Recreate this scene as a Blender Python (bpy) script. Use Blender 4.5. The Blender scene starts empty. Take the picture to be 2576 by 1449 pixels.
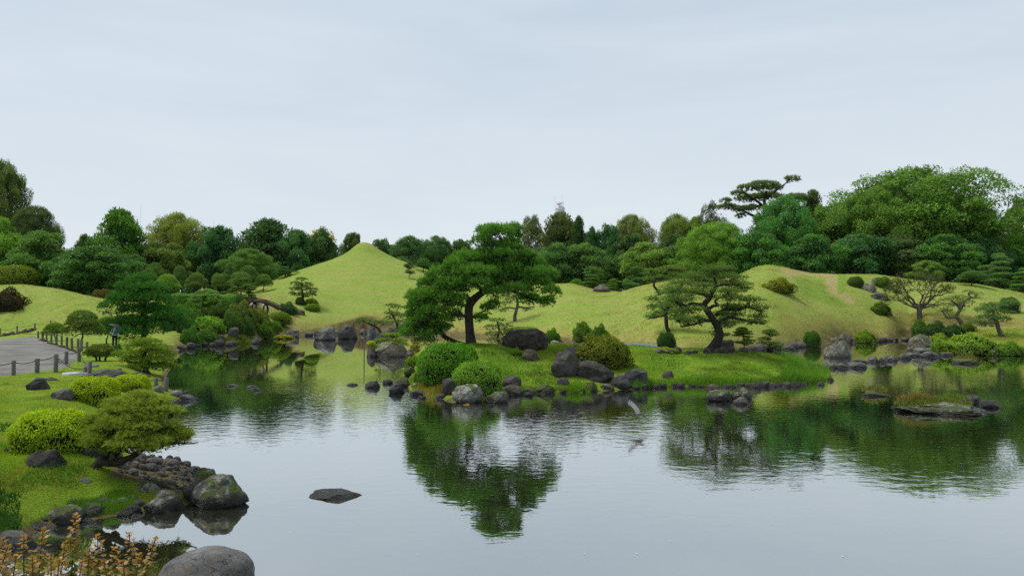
import bpy, math, random
import numpy as np
from mathutils import Vector, noise as mnoise

# ------------------------------------------------------------------ camera, sky, sun, exposure
sc = bpy.context.scene
C = sc.collection
F = 1900.0                      # focal length in units of a 2576 wide picture
CAMZ = 3.5
PITCH = math.atan(55.5 / F)
cam = bpy.data.objects.new('camera', bpy.data.cameras.new('camera'))
C.objects.link(cam)
cam.location = (0, 0, CAMZ)
cam.rotation_euler = (math.radians(90) + PITCH, 0, 0)
cam.data.sensor_width = 36
cam.data.lens = 36 * F / 2576
cam.data.clip_end = 6000
cam.data.clip_start = 0.1
sc.camera = cam
SUN_EL, SUN_AZ = 60, -80       # azimuth clockwise from +Y: to the left of the camera
world = bpy.data.worlds.new('World')
sc.world = world
world.use_nodes = True
wt = world.node_tree
wt.nodes.clear()
def wn(t, **k):
    n = wt.nodes.new(t)
    for a, b in k.items(): setattr(n, a, b)
    return n
sky = wn('ShaderNodeTexSky', sky_type='NISHITA', sun_disc=False)
sky.sun_elevation = math.radians(SUN_EL)
sky.sun_rotation = math.radians(SUN_AZ)
sky.dust_density = 4
bg1 = wn('ShaderNodeBackground'); bg1.inputs[1].default_value = 0.06
wt.links.new(sky.outputs[0], bg1.inputs[0])
tc = wn('ShaderNodeTexCoord')
mp = wn('ShaderNodeMapping'); mp.inputs['Scale'].default_value = (1.0, 1.0, 5.5)
mp.inputs['Rotation'].default_value = (0.06, 0.10, 0.3)
wt.links.new(tc.outputs['Generated'], mp.inputs[0])
nz = wn('ShaderNodeTexNoise'); nz.inputs['Scale'].default_value = 2.2
nz.inputs['Detail'].default_value = 5; nz.inputs['Roughness'].default_value = 0.5
nz.inputs['Distortion'].default_value = 0.4
wt.links.new(mp.outputs[0], nz.inputs['Vector'])
rp = wn('ShaderNodeValToRGB')
rp.color_ramp.elements[0].position = 0.30; rp.color_ramp.elements[0].color = (0.260, 0.305, 0.353, 1)
rp.color_ramp.elements[1].position = 0.72; rp.color_ramp.elements[1].color = (0.308, 0.347, 0.380, 1)
wt.links.new(nz.outputs[0], rp.inputs[0])
sx = wn('ShaderNodeSeparateXYZ'); wt.links.new(tc.outputs['Generated'], sx.inputs[0])
mr = wn('ShaderNodeMapRange'); mr.inputs[1].default_value = 0.0; mr.inputs[2].default_value = 0.36
mr.inputs[3].default_value = 0.66; mr.inputs[4].default_value = 0.0
wt.links.new(sx.outputs[2], mr.inputs[0])
mxh = wn('ShaderNodeMix', data_type='RGBA'); mxh.inputs[7].default_value = (0.395, 0.420, 0.434, 1)
wt.links.new(mr.outputs[0], mxh.inputs[0]); wt.links.new(rp.outputs[0], mxh.inputs[6])
bg2 = wn('ShaderNodeBackground'); bg2.inputs[1].default_value = 1.0
wt.links.new(mxh.outputs[2], bg2.inputs[0])
mxs = wn('ShaderNodeMixShader'); mxs.inputs[0].default_value = 0.92
wt.links.new(bg1.outputs[0], mxs.inputs[1]); wt.links.new(bg2.outputs[0], mxs.inputs[2])
wo = wn('ShaderNodeOutputWorld'); wt.links.new(mxs.outputs[0], wo.inputs[0])

sl = bpy.data.lights.new('sun', 'SUN'); sl.energy = 1.5; sl.angle = math.radians(16); sl.color = (1.0, 0.96, 0.88)
sun = bpy.data.objects.new('sun', sl); C.objects.link(sun)
_a, _e = math.radians(SUN_AZ), math.radians(SUN_EL)
sun.rotation_euler = Vector((math.sin(_a) * math.cos(_e), math.cos(_a) * math.cos(_e), math.sin(_e))).to_track_quat('Z', 'Y').to_euler()
vs = sc.view_settings
sc.display_settings.display_device = 'sRGB'
vs.view_transform = 'Standard'; vs.look = 'None'; vs.exposure = 1.15; vs.gamma = 1; vs.use_curve_mapping = False
sc.render.engine = 'CYCLES'
sc.cycles.max_bounces = 6; sc.cycles.diffuse_bounces = 3; sc.cycles.glossy_bounces = 3
sc.cycles.transmission_bounces = 3; sc.cycles.transparent_max_bounces = 6
sc.cycles.use_denoising = False

rng = np.random.default_rng(7)
random.seed(7)

# ------------------------------------------------------------------ helpers
def tag(o, label=None, cat=None, group=None, kind=None):
    if label: o['label'] = label
    if cat: o['category'] = cat
    if group: o['group'] = group
    if kind: o['kind'] = kind
    return o

class MB:
    """collects faces and links them as one mesh object"""
    def __init__(s): s.V = []; s.Q = []; s.T = []; s.tq = []; s.tt = []; s.n = 0
    def add(s, V, Fc, tint=0.5):
        V = np.asarray(V, float).reshape(-1, 3); Fc = np.asarray(Fc, int)
        if len(Fc) == 0: return
        t = np.broadcast_to(np.asarray(tint, float), (len(Fc),))
        if Fc.shape[1] == 4: s.Q.append(Fc + s.n); s.tq.append(t)
        else: s.T.append(Fc + s.n); s.tt.append(t)
        s.V.append(V); s.n += len(V)
    def mesh(s, name, mat=None, smooth=False):
        V = np.concatenate(s.V)
        me = bpy.data.meshes.new(name)
        me.vertices.add(len(V)); me.vertices.foreach_set('co', V.astype(np.float32).ravel())
        loops = []; starts = []; k = 0; tint = []
        for L, t, m in ((s.Q, s.tq, 4), (s.T, s.tt, 3)):
            if not L: continue
            A = np.concatenate(L); loops.append(A.ravel()); tint.append(np.concatenate(t))
            starts.append(k + np.arange(len(A)) * m); k += A.size
        loops = np.concatenate(loops); starts = np.concatenate(starts)
        me.loops.add(len(loops)); me.loops.foreach_set('vertex_index', loops.astype(np.int32))
        me.polygons.add(len(starts)); me.polygons.foreach_set('loop_start', starts.astype(np.int32))
        if smooth: me.polygons.foreach_set('use_smooth', np.ones(len(starts), bool))
        me.update(calc_edges=True)
        a = me.attributes.new('tint', 'FLOAT', 'FACE'); a.data.foreach_set('value', np.concatenate(tint).astype(np.float32))
        if mat: me.materials.append(mat)
        return me
    def build(s, name, mat=None, parent=None, smooth=False, loc=None):
        return obj(name, s.mesh(name, mat, smooth), parent, loc)

def obj(name, me, parent=None, loc=None, rz=0, scale=None, color=None):
    o = bpy.data.objects.new(name, me); C.objects.link(o)
    if parent: o.parent = parent
    if loc is not None: o.location = loc
    if rz: o.rotation_euler = (0, 0, rz)
    if scale is not None: o.scale = scale
    if color is not None: o.color = (*color, 1)
    return o
def empty(name, loc, label, cat, group=None, rz=0):
    o = bpy.data.objects.new(name, None); C.objects.link(o); o.location = loc; o.rotation_euler = (0, 0, rz)
    o.empty_display_size = 0.3
    return tag(o, label, cat, group)

def nrm(v):
    return v / np.maximum(np.linalg.norm(v, axis=-1, keepdims=True), 1e-9)
def rdir(n, g=None):
    return nrm((g or rng).normal(size=(n, 3)))

def cards(mb, c, d, n, L, W, tint, bend=0.15):
    """diamond leaves: centre c, long axis d, normal n"""
    d = nrm(d); s = nrm(np.cross(n, d)); n = np.cross(d, s)
    L = np.broadcast_to(L, (len(c),))[:, None]; W = np.broadcast_to(W, (len(c),))[:, None]
    a = c - d * L / 2; b = c + s * W / 2 + n * W * bend; e = c + d * L / 2; f = c - s * W / 2 + n * W * bend
    V = np.stack([a, b, e, f], 1).reshape(-1, 3)
    mb.add(V, np.arange(len(V)).reshape(-1, 4), tint)
def blades(mb, c, d, L, W, tint):
    """thin triangles rooted at c pointing along d"""
    d = nrm(d); s = nrm(np.cross(d, rdir(len(c))))
    L = np.broadcast_to(L, (len(c),))[:, None]; W = np.broadcast_to(W, (len(c),))[:, None]
    V = np.stack([c - s * W / 2, c + s * W / 2, c + d * L], 1).reshape(-1, 3)
    mb.add(V, np.arange(len(V)).reshape(-1, 3), tint)
def tube(mb, pts, rad, sides=6, tint=0.5, cap=True):
    pts = np.asarray(pts, float); n = len(pts); rad = np.broadcast_to(rad, (n,))
    t = np.gradient(pts, axis=0); t = nrm(t)
    up = np.array([0.31, 0.17, 0.93]); 
    a = nrm(np.cross(t, up)); b = np.cross(t, a)
    th = np.arange(sides) * 2 * math.pi / sides
    R = (a[:, None, :] * np.cos(th)[None, :, None] + b[:, None, :] * np.sin(th)[None, :, None]) * rad[:, None, None] + pts[:, None, :]
    V = R.reshape(-1, 3); i = np.arange(n - 1)[:, None] * sides; j = np.arange(sides)[None, :]; j2 = (j + 1) % sides
    Q = np.stack([i + j, i + j2, i + sides + j2, i + sides + j], -1).reshape(-1, 4)
    mb.add(V, Q, tint)
    if cap and rad[-1] > 0.004:
        base = len(V) - sides
        V2 = np.concatenate([V[base:], pts[-1:]]); mb.add(V2, np.stack([np.arange(sides), (np.arange(sides) + 1) % sides, np.full(sides, sides)], 1), tint)
def smooth_line(pts, n=8):
    """Catmull-Rom through the control points (any dimension)"""
    p = np.asarray(pts, float)
    if len(p) < 3:
        t = np.linspace(0, 1, n)[:, None]; return p[0] * (1 - t) + p[-1] * t
    P = np.concatenate([2 * p[:1] - p[1:2], p, 2 * p[-1:] - p[-2:-1]]); out = []
    for i in range(1, len(P) - 2):
        t = np.linspace(0, 1, n, endpoint=False)[:, None]
        out.append(0.5 * (2 * P[i] + (P[i + 1] - P[i - 1]) * t + (2 * P[i - 1] - 5 * P[i] + 4 * P[i + 1] - P[i + 2]) * t ** 2 + (3 * P[i] - P[i - 1] - 3 * P[i + 1] + P[i + 2]) * t ** 3))
    out.append(p[-1:]); return np.concatenate(out)
def box(mb, cx, cy, cz, sx, sy, sz, tint=0.5, ch=0.0):
    x, y, z = sx / 2, sy / 2, sz / 2
    V = np.array([[-x, -y, -z], [x, -y, -z], [x, y, -z], [-x, y, -z], [-x, -y, z], [x, -y, z], [x, y, z], [-x, y, z]]) + (cx, cy, cz)
    if ch: V[4:, :2] = (V[4:, :2] - (cx, cy)) * (1 - ch) + (cx, cy)
    mb.add(V, [[0, 3, 2, 1], [4, 5, 6, 7], [0, 1, 5, 4], [1, 2, 6, 5], [2, 3, 7, 6], [3, 0, 4, 7]], tint)
def ss(x): x = np.clip(x, 0, 1); return x * x * (3 - 2 * x)

_perm = np.random.default_rng(3).random((256, 256))
def n2(x, y, s=1.0):
    x = np.asarray(x) / s; y = np.asarray(y) / s
    i = np.floor(x).astype(int); j = np.floor(y).astype(int); u = x - i; v = y - j; u = u * u * (3 - 2 * u); v = v * v * (3 - 2 * v)
    g = lambda a, b: _perm[a & 255, b & 255]
    return (g(i, j) * (1 - u) + g(i + 1, j) * u) * (1 - v) + (g(i, j + 1) * (1 - u) + g(i + 1, j + 1) * u) * v - 0.5

# ------------------------------------------------------------------ picture units -> garden
cp, sp = math.cos(PITCH), math.sin(PITCH)
def ray(px, py):
    a = (px - 1288) / F; b = -(py - 724.5) / F
    return np.array([a, cp - b * sp, sp + b * cp])
def P0(px, py, z=0.0):
    r = ray(px, py); return np.array([0, 0, CAMZ]) + r * ((z - CAMZ) / r[2])
def at(px, py, Y):
    r = ray(px, py); return np.array([0, 0, CAMZ]) + r * (Y / r[1])

NEAR = [(60, 6), (20, 6.6), (3, 7.2), (-1.2, 7.6), (-4, 7.3), (-10, 8.2)]
SHORE_PX = [(-60, 1395), (0, 1385), (60, 1350), (130, 1325), (215, 1310), (290, 1297), (370, 1290), (450, 1282), (482, 1264), (470, 1225),
    (500, 1200), (482, 1170), (430, 1160), (380, 1152), (330, 1157), (287, 1166), (262, 1142), (255, 1116), (290, 1085), (340, 1060),
    (400, 1030), (440, 1010), (470, 1004), (455, 990), (425, 980), (412, 960), (422, 940), (438, 915), (440, 893), (455, 878), (490, 870),
    (560, 867), (630, 864), (660, 853), (720, 846), (790, 842), (850, 840), (925, 838), (1000, 839), (1100, 842), (1200, 848), (1300, 853),
    (1400, 860), (1500, 868), (1600, 877), (1650, 886), (1720, 891), (1800, 889), (1880, 884), (1950, 878), (2000, 874), (2060, 866), (2120, 860),
    (2200, 858), (2250, 858), (2285, 854), (2300, 864), (2335, 882), (2400, 888), (2500, 890), (2600, 893), (2750, 900)]
POND = np.array(NEAR + [tuple(P0(*p)[:2]) for p in SHORE_PX] + [(62, 50)])
ISLE_PX = [(1030, 985), (1080, 1000), (1140, 1008), (1220, 1004), (1290, 993), (1360, 988), (1440, 990), (1520, 983), (1600, 979), (1700, 973),
    (1790, 971), (1880, 971), (1960, 969), (2030, 965), (2075, 957), (2095, 945), (2070, 930), (2000, 921), (1900, 918), (1750, 918), (1550, 918),
    (1350, 916), (1200, 908), (1110, 896), (1060, 891), (1038, 897), (1045, 912), (1040, 935), (1022, 960)]
ISLE = np.array([tuple(P0(*p)[:2]) for p in ISLE_PX])

def sdist(poly, x, y):
    """signed distance, positive inside"""
    x = np.asarray(x, float).ravel(); y = np.asarray(y, float).ravel()
    d2 = np.full(x.shape, 1e18); ins = np.zeros(x.shape, bool)
    A = poly; B = np.roll(poly, -1, 0)
    for (ax, ay), (bx, by) in zip(A, B):
        ex, ey = bx - ax, by - ay; L = ex * ex + ey * ey + 1e-12
        t = np.clip(((x - ax) * ex + (y - ay) * ey) / L, 0, 1)
        d2 = np.minimum(d2, (x - ax - t * ex) ** 2 + (y - ay - t * ey) ** 2)
        if abs(ey) > 1e-12:
            c = ((ay > y) != (by > y)) & (x < ex * (y - ay) / ey + ax); ins ^= c
    d = np.sqrt(d2); return np.where(ins, d, -d)

# where the far lawn starts to rise (depth), where it crests (row, depth)
RISE_U = [-900, 85, 150, 300, 440, 560, 630, 720, 850, 1000, 1200, 1400, 1500, 1600, 1650, 1720, 1800, 1950, 2060, 2200, 2290, 2330, 2450, 2600, 3600]
RISE_D = [90, 90, 82, 74, 68, 77, 79, 101, 110, 113, 98, 83, 76, 69, 63, 60, 61, 68, 77, 85, 86, 82, 82, 80, 80]
CREST = np.array([(-900, 716, 114), (50, 718, 112), (150, 730, 109), (230, 743, 106), (280, 755, 105), (330, 760, 106), (440, 752, 118), (560, 746, 128), (640, 742, 131),
    (700, 723, 133), (800, 713, 134), (900, 709, 135), (1000, 705, 136), (1150, 710, 136), (1300, 716, 132), (1380, 713, 128), (1440, 712, 124), (1500, 727, 120),
    (1560, 734, 116), (1620, 717, 112), (1700, 702, 110), (1800, 706, 108), (1860, 690, 107), (1900, 673, 106), (1935, 667, 106), (1985, 673, 106), (2040, 685, 107),
    (2100, 687, 108), (2150, 684, 109), (2200, 686, 109), (2300, 700, 109), (2400, 708, 108), (2460, 713, 107), (2576, 740, 104), (2800, 755, 100), (3600, 760, 100)], float)
CREST_H = CAMZ + (780 - CREST[:, 1]) * CREST[:, 2] / F
FUJI = at(918, 610, 152.0)
FR = [0, 0.7, 1.5, 2.1, 3.0, 4.56, 7.0, 9.4, 13.4, 19.1, 26, 34, 44, 400]
FZ = [0, 0.05, 0.36, 0.80, 1.55, 2.56, 3.65, 4.5, 5.95, 8.0, 10.6, 13.5, 17, 140]
IFRONT = np.array([(p[0], P0(*p)[1]) for p in ISLE_PX[:16]])
ICREST = np.array([(1000, 0.7), (1060, 1.0), (1100, 1.45), (1185, 1.8), (1300, 1.72), (1450, 1.65), (1560, 1.55), (1640, 1.42), (1720, 1.32), (1800, 1.32), (1860, 1.24), (1930, 0.98), (2000, 0.62), (2060, 0.3), (2100, 0.15)])

def H(x, y, full=False):
    x = np.asarray(x, float); shp = x.shape; x = x.ravel(); y = np.asarray(y, float).ravel()
    yy = np.maximum(y, 3.0); u = 1288 + F * x / yy
    dw = -sdist(POND, x, y)                       # >0 on the land round the pond
    base = np.where(dw > 0, 0.10 * ss(dw / 0.25) + 0.65 * ss(dw / 2.4), -np.minimum(0.9, 0.45 * -dw))
    base = base + np.where((y < 9) & (dw > 0), 1.15 * ss((7.5 - y) / 6.0), 0)
    s = np.interp(u, RISE_U, RISE_D); c = np.interp(u, CREST[:, 0], CREST[:, 2]); hc = np.interp(u, CREST[:, 0], CREST_H)
    t = np.clip((y - s) / (c - s), 0, 1)
    f = 0.30 * t + 0.70 * np.sin(t * math.pi / 2) ** 1.35
    f = np.where(t > 0.8, f - (t - 0.8) ** 2 * 0.6 * 0, f)
    rise = (hc - 0.75) * f
    back = np.clip(y - c, 0, None); rise = rise - np.minimum(3.2, 0.012 * back ** 2)
    und = 0.45 * n2(x + 31, y + 17, 13.0) + 0.24 * n2(x, y, 5.0) + 0.09 * n2(x, y, 2.1)
    land = base + np.where(dw > 0, rise * ss(dw / 1.5) + und * ss((y - s + 2) / 14), 0)
    # mound of the right bank lawn
    land = land + np.where(dw > 0, 1.05 * np.exp(-((x - 44) / 9.5) ** 2 - ((y - 67) / 5.0) ** 2) * ss(dw / 2.5), 0)
    r = np.hypot(x - FUJI[0], y - FUJI[1])
    ang = np.arctan2(y - FUJI[1], x - FUJI[0])
    fz = FUJI[2] - np.interp(r, FR, FZ) + 0.22 * ss(r / 5) * np.sin(3 * ang + 0.7) * np.exp(-r / 30)
    k = 0.45
    m = np.maximum(land, fz); dd = np.abs(land - fz)
    land = np.where(dw > 0, m + np.clip(k - dd, 0, None) ** 2 / (4 * k), land)
    di = sdist(ISLE, x, y)
    ih = np.interp(u, ICREST[:, 0], ICREST[:, 1])
    yf = np.interp(u, IFRONT[:, 0], IFRONT[:, 1]); fr = np.clip((y - yf) / 8.2, 0, 1)
    isl = np.where(di > 0, 0.12 * ss(di / 0.2) + (ih - 0.12) * (0.45 * fr + 0.55 * ss(fr)) * (1 - 0.75 * ss((y - yf - 8.0) / 7.0)) * ss(di / 1.9 + 0.03) + 0.07 * n2(x, y, 2.2) * ss(di), -np.minimum(0.9, 0.5 * -di))
    h = np.maximum(land, isl)
    if full: return h.reshape(shp), dw.reshape(shp), di.reshape(shp), u.reshape(shp), t.reshape(shp)
    return h.reshape(shp)
_Y = np.exp(np.linspace(math.log(3.0), math.log(230), 900))
def G(px, py):
    """where the line of sight through (px, py) meets the ground or the water"""
    r = ray(px, py); t = _Y / r[1]; X = r[0] * t; Z = CAMZ + r[2] * t
    h = np.maximum(H(X, _Y), 0.0); k = np.argmax(Z < h)
    if Z[k] >= h[k]: return np.array([X[-1], _Y[-1], Z[-1]])
    if k == 0: return np.array([X[0], _Y[0], h[0]])
    a = (Z[k - 1] - h[k - 1]); b = (h[k] - Z[k]); w = a / (a + b + 1e-9)
    y = _Y[k - 1] + (_Y[k] - _Y[k - 1]) * w; x = r[0] * y / r[1]
    return np.array([x, y, max(float(H(np.array([x]), np.array([y]))[0]), 0.0)])
def hz(x, y): return float(H(np.array([x]), np.array([y]))[0])

# ------------------------------------------------------------------ materials
def newmat(name):
    m = bpy.data.materials.new(name); m.use_nodes = True; nt = m.node_tree; nt.nodes.clear()
    out = nt.nodes.new('ShaderNodeOutputMaterial')
    return m, nt, out
class NT:
    def __init__(s, nt): s.nt = nt
    def n(s, t, **k):
        n = s.nt.nodes.new(t)
        for a, b in k.items(): setattr(n, a, b)
        return n
    def link(s, a, b): s.nt.links.new(a, b)
    def noise(s, scale, detail=4, rough=0.55, coord=None, dist=0.0):
        n = s.n('ShaderNodeTexNoise'); n.inputs['Scale'].default_value = scale; n.inputs['Detail'].default_value = detail
        n.inputs['Roughness'].default_value = rough; n.inputs['Distortion'].default_value = dist
        if coord is not None: s.link(coord, n.inputs['Vector'])
        return n.outputs[0]
    def ramp(s, fac, lo, hi, a=(0, 0, 0), b=(1, 1, 1)):
        r = s.n('ShaderNodeValToRGB'); e = r.color_ramp.elements
        e[0].position = lo; e[0].color = (*a, 1); e[1].position = hi; e[1].color = (*b, 1)
        s.link(fac, r.inputs[0]); return r.outputs[0]
    def mix(s, fac, a, b, mode='MIX'):
        m = s.n('ShaderNodeMix', data_type='RGBA', blend_type=mode)
        for v, k in ((fac, 0), (a, 6), (b, 7)):
            if isinstance(v, (int, float)): m.inputs[k].default_value = v
            elif isinstance(v, tuple): m.inputs[k].default_value = (*v, 1)
            else: s.link(v, m.inputs[k])
        return m.outputs[2]
    def math(s, op, a, b=0.0):
        m = s.n('ShaderNodeMath', operation=op)
        for v, k in ((a, 0), (b, 1)):
            if isinstance(v, (int, float)): m.inputs[k].default_value = v
            else: s.link(v, m.inputs[k])
        return m.outputs[0]
    def attr(s, name, which=2):
        a = s.n('ShaderNodeAttribute', attribute_name=name); return a.outputs[which]
    def bump(s, h, strength=0.5, dist=0.05):
        b = s.n('ShaderNodeBump'); b.inputs['Strength'].default_value = strength; b.inputs['Distance'].default_value = dist
        s.link(h, b.inputs['Height']); return b.outputs[0]
    def bsdf(s, col, rough=0.8, spec=0.3, normal=None):
        p = s.n('ShaderNodeBsdfPrincipled'); p.inputs['Roughness'].default_value = rough
        p.inputs['Specular IOR Level'].default_value = spec
        if isinstance(col, tuple): p.inputs['Base Color'].default_value = (*col, 1)
        else: s.link(col, p.inputs['Base Color'])
        if normal is not None: s.link(normal, p.inputs['Normal'])
        return p
    def pos(s): return s.n('ShaderNodeNewGeometry').outputs['Position']

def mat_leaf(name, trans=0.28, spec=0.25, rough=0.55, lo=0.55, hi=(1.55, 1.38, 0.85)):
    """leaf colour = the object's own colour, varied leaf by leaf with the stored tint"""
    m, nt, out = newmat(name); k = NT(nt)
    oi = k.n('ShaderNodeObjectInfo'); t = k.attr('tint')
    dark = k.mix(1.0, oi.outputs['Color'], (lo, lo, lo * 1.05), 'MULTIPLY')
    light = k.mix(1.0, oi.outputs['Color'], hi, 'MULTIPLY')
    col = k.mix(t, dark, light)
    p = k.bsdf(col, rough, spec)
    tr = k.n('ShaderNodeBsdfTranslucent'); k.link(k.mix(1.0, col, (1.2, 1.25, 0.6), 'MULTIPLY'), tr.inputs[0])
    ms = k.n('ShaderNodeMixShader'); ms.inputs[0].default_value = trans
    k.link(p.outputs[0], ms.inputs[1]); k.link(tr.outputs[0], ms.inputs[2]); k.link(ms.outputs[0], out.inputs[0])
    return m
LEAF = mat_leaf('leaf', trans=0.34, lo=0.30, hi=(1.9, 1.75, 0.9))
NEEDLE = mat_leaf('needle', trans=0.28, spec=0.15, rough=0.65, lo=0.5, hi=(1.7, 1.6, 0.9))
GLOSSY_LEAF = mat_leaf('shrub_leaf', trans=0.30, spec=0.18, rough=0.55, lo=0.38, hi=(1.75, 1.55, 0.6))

def mat_bark(name, a, b, scale=9):
    m, nt, out = newmat(name); k = NT(nt)
    co = k.n('ShaderNodeTexCoord').outputs['Object']
    mp = k.n('ShaderNodeMapping'); mp.inputs['Scale'].default_value = (1, 1, 0.35); k.link(co, mp.inputs[0])
    n = k.noise(scale, 6, 0.65, mp.outputs[0]); v = k.n('ShaderNodeTexVoronoi'); v.inputs['Scale'].default_value = scale * 1.4; k.link(mp.outputs[0], v.inputs['Vector'])
    col = k.mix(k.ramp(n, 0.35, 0.7), a, b)
    h = k.math('ADD', n, v.outputs[0])
    p = k.bsdf(col, 0.9, 0.15, k.bump(h, 0.9, 0.04)); k.link(p.outputs[0], out.inputs[0]); return m
BARK_DARK = mat_bark('bark_dark', (0.016, 0.014, 0.012), (0.055, 0.046, 0.038))
BARK_GREY = mat_bark('bark_grey', (0.05, 0.045, 0.038), (0.14, 0.125, 0.10))

def mat_rock(name, lichen=0.35, moss=0.3, wet=True, crack=False):
    m, nt, out = newmat(name); k = NT(nt)
    oi = k.n('ShaderNodeObjectInfo')
    geo = k.n('ShaderNodeNewGeometry'); pos = geo.outputs['Position']
    off = k.n('ShaderNodeVectorMath', operation='ADD'); k.link(pos, off.inputs[0])
    cb = k.n('ShaderNodeCombineXYZ'); k.link(k.math('MULTIPLY', oi.outputs['Random'], 50.0), cb.inputs[0]); k.link(cb.outputs[0], off.inputs[1])
    v = off.outputs[0]
    n1 = k.noise(1.7, 8, 0.62, v); n3 = k.noise(7, 9, 0.78, v); nf = k.noise(34, 4, 0.7, v)
    col = k.mix(k.ramp(n1, 0.32, 0.70), k.mix(1.0, oi.outputs['Color'], (0.30, 0.30, 0.32), 'MULTIPLY'), k.mix(1.0, oi.outputs['Color'], (2.05, 2.0, 1.9), 'MULTIPLY'))
    col = k.mix(k.math('MULTIPLY', k.ramp(k.noise(2.6, 6, 0.6, v, 0.8), 0.50, 0.66), 0.5), col, k.mix(1.0, oi.outputs['Color'], (1.35, 1.02, 0.78), 'MULTIPLY'))
    col = k.mix(k.math('MULTIPLY', k.ramp(nf, 0.35, 0.75), 0.45), col, k.mix(1.0, col, (0.5, 0.5, 0.5), 'MULTIPLY'))
    nx = k.n('ShaderNodeSeparateXYZ'); k.link(geo.outputs['Normal'], nx.inputs[0]); up = nx.outputs[2]
    # pale lichen crusts, more on faces that look up
    lm = k.math('ADD', n3, k.math('MULTIPLY', up, 0.10)); lm = k.ramp(lm, 0.70 - 0.17 * lichen, 0.76 - 0.15 * lichen)
    if lichen > 0: col = k.mix(k.math('MULTIPLY', lm, min(0.8, lichen * 1.5)), col, k.mix(nf, (0.20, 0.22, 0.17), (0.44, 0.45, 0.39)))
    nm = k.noise(3.1, 5, 0.6, v)
    mm = k.ramp(k.math('ADD', nm, k.math('MULTIPLY', up, 0.18)), 0.74 - 0.28 * moss, 0.80 - 0.26 * moss)
    if moss > 0: col = k.mix(mm, col, k.mix(k.ramp(nf, 0.3, 0.7), (0.03, 0.05, 0.012), (0.11, 0.135, 0.025)))
    h = k.math('ADD', k.math('MULTIPLY', n3, 0.8), k.math('MULTIPLY', nf, 0.35))
    if crack:
        vo = k.n('ShaderNodeTexVoronoi', feature='DISTANCE_TO_EDGE'); vo.inputs['Scale'].default_value = 7.5
        wv = k.n('ShaderNodeVectorMath', operation='ADD'); k.link(v, wv.inputs[0])
        nv = k.n('ShaderNodeTexNoise'); nv.inputs['Scale'].default_value = 7; k.link(v, nv.inputs['Vector'])
        sv = k.n('ShaderNodeVectorMath', operation='SCALE'); sv.inputs['Scale'].default_value = 0.20; k.link(nv.outputs[1], sv.inputs[0]); k.link(sv.outputs[0], wv.inputs[1])
        k.link(wv.outputs[0], vo.inputs['Vector'])
        cr = k.ramp(k.math('ADD', vo.outputs[0], k.math('MULTIPLY', k.ramp(n1, 0.45, 0.65), 0.012)), 0.002, 0.020); col = k.mix(k.math('MULTIPLY', k.math('SUBTRACT', 1.0, cr), 0.55), col, (0.02, 0.021, 0.022))
        h = k.math('ADD', k.math('MULTIPLY', h, 0.35), k.math('MULTIPLY', cr, 0.5))
    p = k.bsdf(col, 0.78, 0.25, k.bump(h, 1.0, 0.10))
    if wet:                                    # damp band just above the waterline
        pz = k.n('ShaderNodeSeparateXYZ'); k.link(pos, pz.inputs[0])
        w = k.math('ADD', pz.outputs[2], k.math('MULTIPLY', n3, 0.10)); wm = k.ramp(w, 0.15, 0.30)
        wc = k.mix(wm, k.mix(1.0, col, (0.34, 0.34, 0.34), 'MULTIPLY'), col); k.link(wc, p.inputs['Base Color'])
        k.link(k.math('ADD', k.math('MULTIPLY', wm, 0.4), 0.38), p.inputs['Roughness'])
    k.link(p.outputs[0], out.inputs[0]); return m
ROCK = mat_rock('rock_plain', 0.34, 0.08)
ROCK_L = mat_rock('rock_lichen', 0.80, 0.52)
ROCK_W = mat_rock('rock_white_lichen', 1.15, 0.50)
ROCK_M = mat_rock('rock_mossy', 0.30, 0.85)
ROCK_D = mat_rock('rock_bank', 0.26, 0.18, wet=False)
ROCK_C = mat_rock('rock_cracked', 0.03, 0.0, wet=True, crack=True)

def simple(name, col, rough=0.7, nscale=0, var=0.3, spec=0.3, bump=0):
    m, nt, out = newmat(name); k = NT(nt)
    if nscale:
        n = k.noise(nscale, 5, 0.6, k.n('ShaderNodeTexCoord').outputs['Object'])
        c = k.mix(k.ramp(n, 0.3, 0.7), tuple(x * (1 - var) for x in col), tuple(x * (1 + var) for x in col))
        p = k.bsdf(c, rough, spec, k.bump(n, bump, 0.02) if bump else None)
    else: p = k.bsdf(col, rough, spec)
    k.link(p.outputs[0], out.inputs[0]); return m
WOOD_POST = simple('weathered_post_wood', (0.12, 0.11, 0.10), 0.85, 14, 0.45, 0.2, 0.5)
WOOD_DARK = simple('dark_bridge_wood', (0.065, 0.042, 0.034), 0.8, 9, 0.4, 0.2, 0.4)
ROPE = simple('rope', (0.03, 0.028, 0.026), 0.9, 60, 0.3)
SLABM = simple('pale_slab_stone', (0.42, 0.43, 0.44), 0.7, 5, 0.2, 0.3, 0.3)
METAL = simple('painted_metal', (0.62, 0.64, 0.66), 0.45, 3, 0.1)
WHITE = simple('white_paint', (0.75, 0.75, 0.74), 0.6)

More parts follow.
